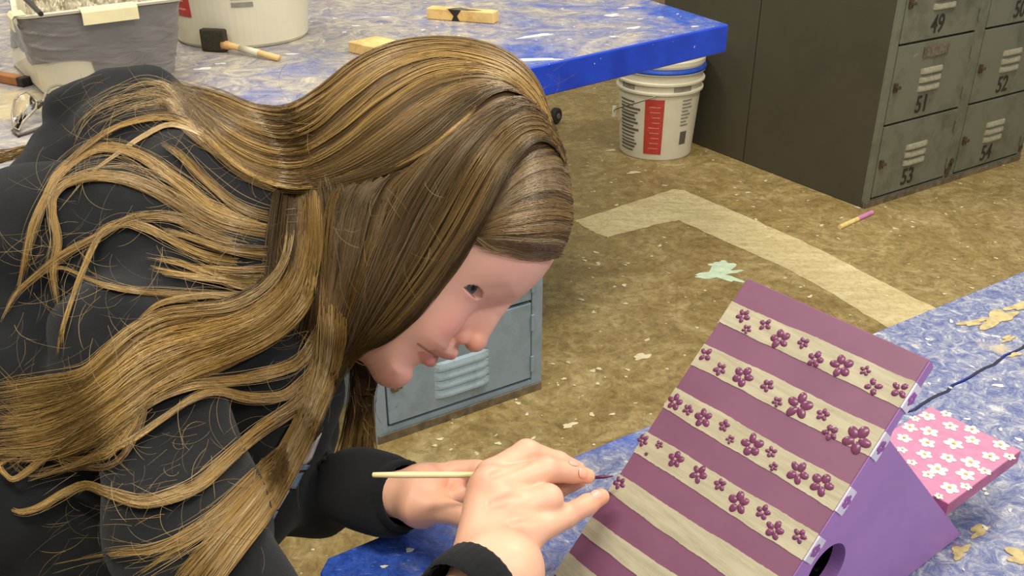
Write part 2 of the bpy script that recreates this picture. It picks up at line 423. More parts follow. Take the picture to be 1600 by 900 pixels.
# jagged plank joint measured in the photo
g1 = onz(1432, 636, NT)[:2] - n0; g2 = onz(1600, 541, NT)[:2] - n0
ga = (np.dot(g1, w1), np.dot(g1, w2)); gb = (np.dot(g2, w1), np.dot(g2, w2))
def on_n(a, b): return n0 + w1 * a + w2 * b
sl = (gb[1] - ga[1]) / (gb[0] - ga[0])
jt = []
for i in range(120):
    a = i * LEN / 119; b = ga[1] + (a - ga[0]) * sl
    b = min(max(b, .10), .5); jt.append((a, b + .0012 * math.sin(i * 1.9) + random.uniform(-.0012, .0012)))
NTOP = painted_top('worn_near_table_top', 5, -.03, 2.6, grad=(.9, -.14, .0), pal=((44, 56, 112), (84, 96, 142), (134, 138, 158), (204, 204, 200)))
en = empty('work_table', (n0[0], n0[1], 0), 'near blue work table with scuffed top, under the birdhouse and hands', 'table')
slab('tabletop_plank', [on_n(a, b - .0012) for a, b in jt] + [on_n(LEN, 0), on_n(.012, 0), on_n(0, .012)], NT, .05, NTOP, BSIDE, en, .0008)
slab('tabletop_plank', [on_n(0, DEP), on_n(LEN, DEP)] + [on_n(a, b + .0012) for a, b in jt[::-1]], NT, .05, NTOP, BSIDE, en, .0008)
for a, b in ((.15, .08), (LEN - .1, .08), (.15, DEP - .08), (LEN - .1, DEP - .08)):
    q = on_n(a, b)
    MB().frame_box((q[0], q[1], 0), (w1[0], w1[1], 0), (w2[0], w2[1], 0), (0, 0, 1), (-.03, -.03, 0), (.03, .03, NT - .05)).build('leg', BSIDE, en, bevel=.004)
gv = []; 
for a, b in jt:
    if b > .10:
        wq = .0005 + .0009 * abs(math.sin(a * 37)) + random.uniform(0, .0008); p = on_n(a, b - wq); q_ = on_n(a, b + wq); gv += [(p[0], p[1], NT + .0004), (q_[0], q_[1], NT + .0004)]
obj('joint_gap', gv, [(2 * i, 2 * i + 1, 2 * i + 3, 2 * i + 2) for i in range(len(gv) // 2 - 1)], GAP, en)
mb = MB(); mc = MB()
CREAM = simple('cream_paint_patch', srgb(178, 160, 112), .6, var=.25, scale=120)
for i, (x, y, r, ax_, ro) in enumerate([(1560, 498, .018, 2.6, .5), (1590, 480, .012, 2, .6), (1520, 505, .01, 2.5, .4), (1575, 530, .006, 3, .6), (1530, 830, .007, 2.6, .6), (1592, 870, .012, 1.5, .3), (1500, 862, .007, 2.5, .5), (1585, 555, .004, 4, .5)]):
    p = onz(x, y, NT); mb.add(*blob(p[0], p[1], r * .62, NT + .0002, n=30, k=1.1, ax=ax_, seed=i + 30, rot=ro, h=.0006))
mb.build('cream_paint_patches', CREAM, en)
for i in range(60):
    x, y = random.uniform(1200, 1600), random.uniform(500, 900)
    p = onz(x, y, NT); ab = (np.dot(p[:2] - n0, w1), np.dot(p[:2] - n0, w2))
    if .02 < ab[1] < DEP: mc.add(*blob(p[0], p[1], random.uniform(.0006, .0022), NT + .0002, n=10, ax=random.uniform(1, 2.5), seed=i, rot=random.random() * 3, h=.0005))
for i, (x, y, r) in enumerate([(1560, 603, .003), (640, 860, .002), (600, 886, .0015)]):
    p = onz(x, y, NT); mc.add(*blob(p[0], p[1], r, NT + .0002, n=12, ax=1.8, seed=i, h=.0006))
o = mc.build('paint_specks', WHT, en); o['kind'] = 'stuff'

# ---------------------------------------------------------------- birdhouse
D = nrm((-.61, .793, 0)); Hd = nrm((D[1] * -1, D[0], 0)); Hd = nrm((-.793, -.61, 0))
Z = np.array([0, 0, 1.])
P2 = onz(1504, 830, NT + .006)
L = nrm(Hd * .700 - Z * .714)                 # down the striped roof slope
Nn = nrm(-np.cross(L, D)); Nn = Nn if Nn[2] > 0 else -Nn
R2 = nrm(-Hd * .700 - Z * .714)               # down the other slope
TR = onplane(1453, 562, P2, D)
WID = .1515; LENB = (TR[2] - NT - .013) / -L[2]; TH = .0105
PLUM = simple('plum_paint', srgb(124, 78, 104), .42, var=.05, scale=25, bump=.1)
CRM = NT_('cream_brushed_paint')
_n = CRM.noise(60, 5, .7, stretch=(1, 1, 1)); _s = CRM.noise(90, 5, .7, stretch=(.25, .25, 3))
CRM.color(CRM.ramp(_s, [(.3, srgb(160, 151, 124)), (.6, srgb(184, 176, 149))])); CRM.rough(.6); CRM.bump(_s, .3, .0006); CRM = CRM.m
LILAC = simple('lilac_paint', srgb(160, 114, 180), .38, var=.07, scale=12, bump=.1)
bh = empty('painted_birdhouse', (P2[0] - .1, P2[1] - .08, NT), 'painted wooden birdhouse with plum and cream striped roof on near table', 'birdhouse')
def onroof(x, y, up=0): return onplane(x, y, TR + Nn * up, Nn)
roof = MB().hexa([TR + D * a + L * b - Nn * TH * c for c in (1, 0) for a, b in ((0, 0), (0, LENB), (WID, LENB), (WID, 0))])
roof.build('striped_roof_board', PLUM, bh, bevel=.0008)
roof_o = bh.children[0] if bh.children else None
edge = MB().hexa([TR - D * c + L * b - Nn * a for c in (0, .0006) for a, b in ((TH - .0005, .001), (TH - .0005, LENB), (.0006, LENB), (.0006, .001))])
roof_ob = [o for o in bpy.data.objects if o.name == 'striped_roof_board'][0]
edge.build('lilac_edge', LILAC, roof_ob)
# cream stripes: left and right ends (crop coordinates of a close look, then pixels)
def c6(x, y): return 860 + x / 1.8757, 420 + y / 1.8757
stripes = [((532, 95), (495, 155), (1078, 335), (1015, 408)), ((450, 217), (412, 280), (973, 470), (918, 553)),
           ((364, 345), (330, 405), (870, 630), (820, 703)), ((280, 475), (244, 535), (773, 770), (722, 843)),
           ((203, 603), (172, 655), (677, 905), (622, 985)), ((123, 730), (93, 775), (585, 1045), (530, 1120)), ((50, 828), (10, 893), (490, 1190), (440, 1260))]
def uv_r(p): q = p - TR; return np.dot(q, D), np.dot(q, L)
def fromuv(u, v, up): return TR + D * u + L * v + Nn * up
ms = MB(); mse = MB(); mfe = MB()
for si, (la, lb, ra, rb) in enumerate(stripes):
    va0 = uv_r(onroof(*c6(*la)))[1]; vb0 = uv_r(onroof(*c6(*lb)))[1]; va1 = uv_r(onroof(*c6(*ra)))[1]; vb1 = uv_r(onroof(*c6(*rb)))[1]
    vb1 = max(va1 + .013, min(vb1, va1 + .020)); vb0 = max(va0 + .013, min(vb0, va0 + .020))
    if max(va0, va1) > LENB - .02: continue
    n = 60; up_ = []; lo_ = []
    for i in range(n + 1):
        t = i / n; wv = .0004 * math.sin(t * 9 + si) + .0002 * math.sin(t * 23 + si * 2) + random.uniform(-.0002, .0002)
        w2_ = .0004 * math.sin(t * 7 + si * 3) + .0002 * math.sin(t * 31 + si) + random.uniform(-.0002, .0002)
        up_.append(fromuv(WID * (1 - t), va0 + (va1 - va0) * t + wv, .0001)); lo_.append(fromuv(WID * (1 - t), vb0 + (vb1 - vb0) * t + w2_, .0001))
    for i in range(n):
        ms.add([up_[i], up_[i + 1], lo_[i + 1], lo_[i], up_[i] + Nn * .0004, up_[i + 1] + Nn * .0004, lo_[i + 1] + Nn * .0004, lo_[i] + Nn * .0004],
               [(0, 1, 2, 3), (7, 6, 5, 4), (0, 4, 5, 1), (2, 6, 7, 3)])
    # white patch where the stripe wraps on to the edge
    if si < 4:
        pa = TR + L * (va1 + .0005); pb = TR + L * (vb1 - .0005)
        mse.add(*prism([pa - Nn * .0002, pb - Nn * .0002, pb - Nn * (TH + .0012), pa - Nn * (TH + .0012)], -D, .0014))
        c = (pa + pb) / 2 - Nn * TH * .55 - D * .0015
        for k in range(5):
            a = 2 * math.pi * k / 5 + si
            cc = c + L * math.cos(a) * .0030 + Nn * math.sin(a) * .0030
            ring = [cc + L * math.cos(t) * .0021 + Nn * math.sin(t) * .0019 for t in np.linspace(0, 2 * math.pi, 13)[:-1]]
            mfe.add(*prism(ring, -D, .0004))
ms.build('cream_stripes', CRM, roof_ob)
mse.build('white_edge_patches', simple('white_paint', srgb(214, 208, 224), .5), roof_ob)
mfe.build('small_edge_flowers', simple('violet_paint', srgb(150, 84, 160), .5), roof_ob)
FLW = simple('glossy_plum_paint', srgb(112, 56, 88), .25, var=.1, scale=200)
def flower(mb, c, r, e1_, e2_, nrm_, rot, petals=5, h=.0010, seed=0, open_=.56, pr=.40):
    rg = random.Random(seed)
    for k in range(petals):
        a = rot + 2 * math.pi * k / petals + rg.uniform(-.12, .12)
        pc = c + (e1_ * math.cos(a) + e2_ * math.sin(a)) * r * open_ * rg.uniform(.92, 1.08)
        da = e1_ * math.cos(a) + e2_ * math.sin(a); db = -e1_ * math.sin(a) + e2_ * math.cos(a)
        la_, lb_ = r * pr * rg.uniform(1.0, 1.2), r * pr * rg.uniform(.75, .95)
        vs = []; rings = 3; n = 12
        for j in range(rings):
            q = (1, .72, .35)[j]; hh = (0, .75, 1)[j] * h
            vs += [pc + (da * math.cos(t) * la_ + db * math.sin(t) * lb_) * q + nrm_ * hh for t in np.linspace(0, 2 * math.pi, n + 1)[:-1]]
        fs = [(j * n + i, j * n + (i + 1) % n, (j + 1) * n + (i + 1) % n, (j + 1) * n + i) for j in range(rings - 1) for i in range(n)] + [tuple((rings - 1) * n + i for i in range(n))]
        mb.add(vs, fs)
fls = [(565, 138, 20), (630, 163, 19), (575, 177, 14), (672, 206, 28), (741, 217, 17), (777, 265, 23), (853, 285, 31), (923, 299, 15), (947, 345, 23), (1024, 355, 24),
       (455, 251, 21), (497, 294, 19), (564, 315, 30), (636, 343, 19), (665, 390, 15), (729, 402, 37), (799, 427, 18), (821, 480, 21), (899, 500, 38),
       (365, 391, 24), (403, 413, 16), (448, 437, 27), (509, 460, 17), (527, 500, 13), (591, 517, 31), (647, 537, 16), (654, 580, 13), (726, 597, 30), (795, 632, 32),
       (271, 503, 18), (319, 516, 12), (281, 543, 6), (367, 558, 24), (434, 601, 25), (497, 633, 18), (551, 686, 30), (623, 713, 20), (657, 765, 26), (730, 783, 20), (202, 628, 19)]
mf = MB()
for i, (x, y, r) in enumerate(fls):
    c = onroof(*c6(x, y), .0005); rr = r / 1.8757 * np.linalg.norm(c - CAM) / F * .98
    flower(mf, c, rr * 1.14, D, L, Nn, random.random() * 6, 5 if i not in (1, 8, 9, 10) else 4, .0009, i)
mf.build('plum_flowers', FLW, roof_ob, smooth=True)
# front panel with the round hole
e_h = -Hd; A0 = P2.copy(); A0[2] = NT + .002
P1 = onplane(1391, 688, P2, D)
half = np.dot(A0 - P1, e_h)
hgt = P1[2] - A0[2]
# outline in the panel plane: horizontal e_h, vertical Z, origin P1
slopeL = L; tL = -(hgt) / L[2]
def pl(p): q = p - P1; return (np.dot(q, e_h), q[2])
# the underside line of the roof board meets the panel
base_off = TR - Nn * TH
t0 = (P1[2] + .010 - base_off[2]) / L[2]; ru = base_off + L * t0
tb = (A0[2] - base_off[2]) / L[2]; rb_ = base_off + L * tb
outer = [pl(ru), pl(P1), pl(A0), pl(rb_)]
hc = onplane(1291, 893, P2, D); hcx, hcz = pl(hc); hr = .0215
hole = [(hcx + hr * math.cos(a), hcz + hr * math.sin(a)) for a in np.linspace(0, 2 * math.pi, 49)[:-1]]
v, f = shape2d([outer, hole], .010)
v = place(v, P1 + D * .0055, e_h, Z, -D)
front = obj('front_panel', v, f, LILAC, bh)
front.data.materials.append(LILAC)
# inner parts: back panel, second roof slope, floor board
v, f = shape2d([outer], .010); obj('back_panel', place(v, P1 + D * (WID - .006), e_h, Z, -D), f, LILAC, bh)
MB().hexa([P1 + D * (a + .012) + R2 * b * np.linalg.norm(A0 - P1) * .96 - nrm(np.cross(D, R2)) * c * (1 if np.cross(D, R2)[2] > 0 else -1) for c in (.010, .0005) for a, b in ((0, .04), (0, 1), (WID - .024, 1), (WID - .024, .04))]).build('rear_roof_board', LILAC, bh)
PINK = simple('pink_paint', srgb(180, 116, 148), .6, var=.08, scale=150, bump=.4)
PINKE = simple('dusky_pink_edge', srgb(170, 98, 132), .55, var=.12, scale=60)
F1 = onplane(1478, 791, P2, D)
zp = F1[2]
F2 = onplane(1596, 704, P2 , D); F2 = F1 + e_h * np.dot(onz(1596, 704, zp) - F1, e_h)
deep = .5 * np.dot(onz(1453, 635, zp) - onz(1596, 704, zp), D) * 2
print('pink', zp, F1, F2, deep, onz(1596, 704, zp), 'hole', hcx, hcz, outer)
F2 = F1 + e_h * max(.05, np.dot(onz(1596, 704, zp) - F1, e_h))
F0 = F1 - e_h * .16
PT = .0125
deep = max(.08, deep)
poly = [F0 + D * .012, F2 + D * .0, F2 + D * deep, F0 + D * deep]
poly[0] = F1 - e_h * .03 + D * .0125; poly.insert(1, F1 + e_h * 0.004 + D * .0125); poly.insert(2, F1 + e_h * .004 + D * .0)
poly = [p - Z * PT for p in poly]
v, f = prism(poly, Z, PT)
pk = obj('pink_shelf_board', v, f, PINK, bh); pk.data.materials.append(PINKE)
for i, p in enumerate(pk.data.polygons): p.material_index = 0 if i == 1 else 1
bv = pk.modifiers.new('edge', 'BEVEL'); bv.width = .0007; bv.segments = 2; bv.material = 1
mp = MB(); my_ = MB()
IVORY = simple('ivory_paint', srgb(232, 226, 206), .5, var=.03)
pf = [(495, 308, 28), (565, 300, 20), (430, 350, 26), (502, 365, 30), (580, 345, 26), (660, 358, 26), (410, 390, 26), (495, 407, 28), (662, 397, 26), (765, 415, 28), (402, 433, 18), (485, 450, 26), (593, 411, 32), (728, 458, 28), (799, 458, 20), (572, 463, 26), (438, 480, 18), (655, 480, 32), (533, 505, 34), (708, 512, 22), (498, 525, 22), (638, 525, 32), (578, 574, 30), (638, 568, 20), (538, 605, 16), (450, 318, 18)]
for i, (x, y, r) in enumerate(pf):
    X, Y = 1240 + x / 2.37, 520 + y / 2.37
    c = onz(X, Y, zp + .0003); rr = r / 2.37 * np.linalg.norm(c - CAM) / F
    flower(mp, c, rr, e_h, D, Z, random.random() * 6, 5, .0007, i + 70, .55, .42)
    ring = [c + (e_h * math.cos(t) + D * math.sin(t)) * rr * .2 + Z * .0006 for t in np.linspace(0, 2 * math.pi, 9)[:-1]]
    my_.add(*prism(ring, Z, .0005))
mp.build('ivory_flowers', IVORY, pk, smooth=True)
my_.build('flower_centres', simple('ochre_dot', srgb(190, 160, 90), .6), pk)
# ================================================================ things on and under the back table
PLAST = simple('white_bucket_plastic', srgb(214, 208, 184), .42, var=.05, scale=8)
WHITEP = simple('white_basin_plastic', srgb(226, 218, 190), .4, var=.04, scale=6)
REDL = simple('red_label', srgb(184, 62, 52), .5, var=.12, scale=60)
GREYL = simple('grey_print', srgb(140, 134, 120), .6)
DGREY = simple('dark_grey_print', srgb(92, 90, 78), .6)
BLUEL = simple('blue_label', srgb(60, 130, 200), .5)
WIRE = simple('steel_wire', srgb(130, 122, 100), .35, .8)
def curved(c, r0, r1, z0, z1, a0, a1, off=.0006, H=.37, n=10, zz=None):
    rr = lambda z: r0 + (r1 - r0) * z / H + off
    vs = []; zs = np.linspace(z0, z1, 3)
    for z in zs:
        for i in range(n + 1):
            a = math.radians(a0 + (a1 - a0) * i / n); vs.append((c[0] + rr(z) * math.cos(a), c[1] + rr(z) * math.sin(a), c[2] + z))
    return vs, [(j * (n + 1) + i, j * (n + 1) + i + 1, (j + 1) * (n + 1) + i + 1, (j + 1) * (n + 1) + i) for j in range(2) for i in range(n)]
def bucket(c, label, r0, r1, H, lid):
    e = empty('plastic_bucket', c, label, 'bucket')
    sl_ = lambda z: r0 + (r1 - r0) * z / H
    pr = [(0, .004), (r0 - .012, .004), (r0 - .004, 0), (r0, .006), (sl_(H * .74), H * .74), (sl_(H * .74) + .009, H * .745), (sl_(H * .77) + .009, H * .765), (sl_(H * .78), H * .775),
          (sl_(H * .84), H * .84), (sl_(H * .84) + .010, H * .845), (sl_(H * .87) + .010, H * .865), (sl_(H * .88), H * .875), (sl_(H * .95), H * .95), (sl_(H * .95) + .007, H * .955), (sl_(H) + .007, H), (sl_(H) - .003, H), (sl_(H * .9) - .003, H * .9), (r0 - .004, .01), (0, .01)]
    MB().lathe(c, pr, 64).build('bucket_body', PLAST, e, smooth=True).modifiers.new('w', 'WEIGHTED_NORMAL') if False else MB().lathe(c, pr, 64).build('bucket_body', PLAST, e, smooth=False)
    return e
# floor bucket
near = onz(1022, 252, 0); vdir = nrm([near[0], near[1], 0]); r0 = .137
bc = near + vdir * r0
eb1 = bucket(bc, 'white lidded bucket on the floor under the back table corner, beside the lockers', r0, .160, .345, True)
ang = math.degrees(math.atan2(-vdir[1], -vdir[0]))        # towards the lens
lid = MB().lathe(bc, [(.150, .330), (.166, .332), (.169, .340), (.166, .349), (.150, .351), (.147, .350), (0, .350)], 64).build('lid_rim', simple('blue_lid', srgb(44, 84, 190), .35), eb1)
MB().lathe(bc, [(0, .3515), (.160, .3515), (.163, .360), (.163, .374), (.158, .379), (.152, .374), (.149, .362), (0, .362)], 64).build('lid_top', PLAST, eb1)
def lab(e, c, a0, a1, z0, z1, m, name, r0_, r1_, H, off=.0008):
    v, f = curved(c, r0_, r1_, z0, z1, ang + a0, ang + a1, off, H); o = obj(name, v, f, m, e)
    s = o.modifiers.new('s', 'SOLIDIFY'); s.thickness = .0006; s.offset = 0; return o
body1 = [o for o in eb1.children if o.name.startswith('bucket_body')] 
# angles: positive turns to the right side of the picture
lab(eb1, bc, -18, 9, .028, .24, REDL, 'red_label', r0, .160, .345)
for k in range(15):
    a_ = random.uniform(-14, 0); lab(eb1, bc, -64, -64 + random.uniform(26, 40), .03 + k * .0135, .034 + k * .0135 + random.uniform(.001, .005), DGREY, 'printed_text_line', r0, .160, .345)
for k in range(8):
    lab(eb1, bc, 36, 36 + random.uniform(10, 20), .135 + k * .0135, .141 + k * .0135, GREYL, 'printed_text_line', r0, .160, .345)
lab(eb1, bc, 38, 50, .062, .112, DGREY, 'printed_square', r0, .160, .345)
for k in range(9):
    lab(eb1, bc, -12 + random.uniform(0, 6), 4, .05 + k * .02, .0525 + k * .02, simple('pale_print', srgb(220, 150, 130), .6) if k == 0 else bpy.data.materials['pale_print'], 'printed_text_line', r0, .160, .345, .0014)
for a0_, a1_ in ((-60, -35), (20, 48)):
    v, f = curved(bc, r0, .160, .268, .286, ang + a0_, ang + a1_, .0012, .345); obj('grip_recess', v, f, GREYL, eb1)
hp = []
for t in np.linspace(0, 1, 14):
    a = math.radians(ang - 84 + 82 * t); r = .160 + .006 + .012 * math.sin(math.pi * t)
    hp.append((bc[0] + r * math.cos(a), bc[1] + r * math.sin(a), .150 + .11 * t + .03 * math.sin(math.pi * t) * 0))
MB().tube(hp, .0022, 6).build('wire_handle', WIRE, eb1)
MB().tube([hp[0] + np.array([0, 0, -.018]), hp[0] + np.array([0, 0, .022])], .008, 10).build('handle_grip', simple('white_grip', srgb(226, 222, 206), .4), eb1)

# bucket on the back table
near2 = onz(384, 78, BT + .001); vd2 = nrm([near2[0], near2[1], 0]); r0b = .140
bc2 = near2 + vd2 * (r0b + .012)
eb2 = bucket(bc2, 'white bucket on back table beside the taped basin, red label at left', r0b, .163, .35, False)
ang = math.degrees(math.atan2(-vd2[1], -vd2[0]))
lab(eb2, bc2, -75, -43, .062, .25, REDL, 'red_label', r0b, .163, .35)
for k in range(9):
    lab(eb2, bc2, -74, -50 + random.uniform(-3, 3), .075 + k * .017, .0785 + k * .017, bpy.data.materials['pale_print'], 'printed_text_line', r0b, .163, .35, .0014)
for k in range(12):
    lab(eb2, bc2, -7, 10, .10 + k * .010, .1065 + k * .010, GREYL, 'printed_text_line', r0b, .163, .35)
lab(eb2, bc2, -7, 10, .085, .094, GREYL, 'printed_text_line', r0b, .163, .35)
lab(eb2, bc2, 37, 72, .185, .24, BLUEL, 'blue_label', r0b, .163, .35)
lab(eb2, bc2, 37, 72, .12, .183, simple('pale_grey_label', srgb(190, 184, 166), .5), 'pale_label', r0b, .163, .35)
lab(eb2, bc2, 38, 56, .100, .107, GREYL, 'printed_text_line', r0b, .163, .35)

# taped basin
zt = BT + .150
b_fl = onz(74, 153, BT + .001); b_fr = onz(276, 122, BT + .001)
t_fl = onz(26, 26, zt); t_fr = onz(284, -4, zt)
bx = nrm(b_fr - b_fl); 
bl_dir = nrm(onz(0, 82, BT + .001) - b_fl)
by = nrm(np.array([-bx[1], bx[0], 0])); by = nrm(by * .9 + bl_dir * .1)
depB = .30
b_bl = b_fl + by * depB; b_br = b_fr + by * depB
t_fl = np.array([t_fl[0], t_fl[1], zt]); t_fr = np.array([t_fr[0], t_fr[1], zt])
t_bl = b_bl + (t_fl - b_fl) * np.array([1, -1, 1]) * .9; t_br = b_br + (t_fr - b_fr) * np.array([1, -1, 1]) * .9
t_bl[2] = zt; t_br[2] = zt
print('basin', b_fl, b_fr, t_fl, t_fr)
eba = empty('taped_basin', (b_fl + b_br) / 2, 'white plastic basin wrapped in silver duct tape, on the back table', 'basin')
def rrect(c4, r, n=6):
    out = []
    for i in range(4):
        p0, p1, p2 = c4[i - 1], c4[i], c4[(i + 1) % 4]
        a = p1 + nrm(p0 - p1) * r; b = p1 + nrm(p2 - p1) * r
        for k in range(n + 1):
            t = k / n; out.append((1 - t) ** 2 * a + 2 * t * (1 - t) * p1 + t * t * b)
    return out
def loft(rings, closed=True):
    m = len(rings[0]); vs = [p for r in rings for p in r]
    fs = [(j * m + i, j * m + (i + 1) % m, (j + 1) * m + (i + 1) % m, (j + 1) * m + i) for j in range(len(rings) - 1) for i in range(m)]
    return vs, fs
B4 = [b_fl, b_fr, b_br, b_bl]; T4 = [t_fl, t_fr, t_br, t_bl]
cB = sum(B4) / 4
def lev(t, off=0, r=.03):
    q = [b + (a - b) * t for a, b in zip(T4, B4)]; cc = sum(q) / 4
    q = [p + nrm((p - cc) * (1, 1, 0)) * off * 1.3 for p in q]
    return rrect(q, r)
rg = [[cB + (p - cB) * .05 for p in lev(0, -.01)], lev(0, -.012), lev(0.03, 0), lev(.5, 0), lev(.97, 0), lev(.97, .008), lev(1.0, .009), lev(1.0, -.004), lev(.5, -.004), lev(.05, -.006)]
rg.append([sum(rg[-1]) / len(rg[-1]) + (p - sum(rg[-1]) / len(rg[-1])) * .02 for p in rg[-1]])
v, f = loft(rg); obj('basin_body', v, f, WHITEP, eba, smooth=False)
m = NT_('silver_duct_tape'); wv = m.noise(9, 3, .5, stretch=(1.5, 1.5, 4), dist=1.0)
m.color(srgb(132, 128, 122)); m.b.inputs['Metallic'].default_value = .0; m.rough(m.ramp(wv, [(.4, K(.3)), (.6, K(.45))])); m.bump(wv, .6, .008)
TAPE = m.m
n_t = 12; rings = []
base = lev(.3, 0)
mlen = len(base)
for j in range(n_t + 1):
    ring = []
    for i in range(mlen):
        lo_t = .34 + .05 * math.sin(i * .9)
        if i >= mlen * .30 and i < mlen * .5: lo_t = .12
        t = lo_t + (.955 - lo_t) * j / n_t
        ring.append(lev(t, .0022 + .0006 * math.sin(i * 2.1 + j))[i])
    rings.append(ring)
# denser tape with wrinkles: resample the ring
def resample(ring, n):
    r = np.array(ring + [ring[0]]); s = np.r_[0, np.cumsum(np.linalg.norm(np.diff(r, axis=0), axis=1))]
    q = np.linspace(0, s[-1], n, endpoint=False); return [np.array([np.interp(a, s, r[:, k]) for k in range(3)]) for a in q]
rs_ = []
NR = 220
for j in range(41):
    t = j / 40; ring = []
    top = resample(lev(.955, .002), NR); 
    k4 = resample(lev(.30 + .655 * t, .002), NR)
    for i in range(NR):
        u = i / NR
        low = .07 * math.sin(u * 14 + 1.0) + .03 * math.sin(u * 31) + (-.22 if .10 < u < .30 else 0)
        tt = (.33 + low) + (.955 - .33 - low) * t
        a = resample_cache = None
        ring.append((i, tt))
    rs_.append(ring)
R0 = resample(lev(0, .002), NR); R1 = resample(lev(1, .002), NR)
rings = []
for ring in rs_:
    out = []
    for i, tt in ring:
        p = R0[i] + (R1[i] - R0[i]) * tt
        cc = (sum(B4) / 4) * (1, 1, 0) + np.array([0, 0, p[2]])
        nn = nrm((p - cc) * (1, 1, 0))
        u = i / NR; ww = tt
        wr = max(0, math.sin(ww * 38 + 3 * math.sin(u * 25) + u * 40)) ** 6 * max(0, math.sin(u * 23 + 1.2)) * .0040
        out.append(p + nn * (.0016 + wr + .0010 * math.sin(u * 90 + ww * 9)))
    rings.append(out)
v, f = loft(rings); obj('duct_tape', v, f, TAPE, eba, smooth=True)
# masking tape over the rim
MT = simple('masking_tape', srgb(232, 220, 172), .6, var=.05)
def rim_pt(u, t, off):
    a = R0[int(u * NR) % NR]; b = R1[int(u * NR) % NR]; p = a + (b - a) * t
    cc = (sum(B4) / 4) * (1, 1, 0) + np.array([0, 0, p[2]]); return p + nrm((p - cc) * (1, 1, 0)) * off
L4 = [np.linalg.norm(T4[(i + 1) % 4] - T4[i]) for i in range(4)]; per = sum(L4)
for (x0, x1, t0_) in ((125, 208, .90), (0, 30, .86)):
    pa = onz(x0, 16, zt); pb = onz(x1, 4, zt)
    if x0 == 0: pa = t_fl + nrm(t_bl - t_fl) * .05; pb = t_fl + nrm(t_fr - t_fl) * .006
    else:
        s0 = np.dot(pa - t_fl, nrm(t_fr - t_fl)); s1 = np.dot(pb - t_fl, nrm(t_fr - t_fl)); pa = t_fl + nrm(t_fr - t_fl) * s0; pb = t_fl + nrm(t_fr - t_fl) * s1
    outn = nrm(np.cross(pb - pa, Z)); outn = outn if np.dot(outn, pa - cB) > 0 else -outn
    q = []
    for (o_, z_) in ((.014, -.024), (.0145, -.004), (.010, .0015), (-.008, .0015)):
        q += [pa + outn * o_ + Z * z_, pb + outn * o_ + Z * z_]
    o = obj('masking_tape', q, [(0, 1, 3, 2), (2, 3, 5, 4), (4, 5, 7, 6)], MT, eba); s = o.modifiers.new('s', 'SOLIDIFY'); s.thickness = .0008
# crumpled plastic inside, and two brushes leaning on the rim
CRU = NT_('cloudy_plastic'); c_ = CRU.noise(25, 5, .7); CRU.color(CRU.ramp(c_, [(.35, srgb(130, 120, 96)), (.6, srgb(206, 198, 172))])); CRU.rough(.25); CRU.bump(c_, .8, .01); CRU = CRU.m
g = 46; vs = []; cT = sum(T4) / 4
for j in range(g):
    for i in range(g):
        a, b = i / (g - 1), j / (g - 1)
        p = (T4[0] * (1 - a) + T4[1] * a) * (1 - b) + (T4[3] * (1 - a) + T4[2] * a) * b
        p = cT + (p - cT) * (.86 - .16 * abs(2 * a - 1) ** 3 * abs(2 * b - 1) ** 3)
        n_ = math.sin(a * 31 + 5 * math.sin(b * 13)) * math.cos(b * 37 + 4 * math.sin(a * 11)) + random.uniform(-.5, .5)
        vs.append((p[0], p[1], zt - .040 + .016 * n_))
o = obj('crumpled_plastic_sheet', vs, [(j * g + i, j * g + i + 1, (j + 1) * g + i + 1, (j + 1) * g + i) for j in range(g - 1) for i in range(g - 1)], CRU, None, loc=tuple(cT))
o.modifiers.new('s', 'SOLIDIFY').thickness = .002
tag(o, 'crumpled cloudy plastic wrap lying inside the taped basin', 'plastic wrap')
a = onz(64, 22, zt + .012); b = onz(20, -22, zt + .03)
MB().tube([a + nrm(a - b) * .0, a * .6 + b * .4, b], [.004, .0045, .006], 10).build('paint_stick', simple('black_handle', srgb(44, 40, 34), .4), None, loc=tuple((a + b) / 2))
tag(bpy.data.objects['paint_stick'], 'dark brush handle resting across the left rim of the basin', 'stick')

# foam brush
p0 = onz(436, 96, BT) ; p1 = onz(358, 81, BT); p2 = onz(317, 79, BT)
p1 = p1 - vd2 * .006; p2 = p2 - vd2 * .006
ef = empty('foam_brush', (p1 + p2) / 2, 'foam paint brush with black head and wooden handle beside the table bucket', 'brush')
hd = nrm((p2 - p1) * (1, 1, 0)); hs = nrm(np.cross(Z, hd))
q0 = p0 + Z * .0065; q1 = p1 + Z * .015
MB().tube([q0, q0 * .5 + q1 * .5, q1, q1 + hd * .004], [.0062, .0062, .0066, .0066], 12).build('handle', simple('light_wood_handle', srgb(222, 186, 124), .5, var=.1, stretch=(1, 1, 1)), ef, smooth=True)
qa = q0 * .62 + q1 * .38; qb = q0 * .25 + q1 * .75
MB().tube([qa, qb], .0070, 12).build('white_band', PLAST, ef, smooth=True)
MB().tube([q1 * .96 + q0 * .04 + hd * .0, q1 + hd * .012], [.0085, .0095], 12).build('ferrule', simple('tan_ferrule', srgb(196, 150, 96), .5), ef, smooth=True)
fo = p1 * (1, 1, 0) + Z * BT
MB().frame_box(fo + hd * .004, hd, hs, Z, (0, -.012, .001), (.054, .006, .046)).build('foam_head', simple('black_foam', srgb(52, 46, 32), .9, var=.3, scale=200, bump=.5), ef, bevel=.004)

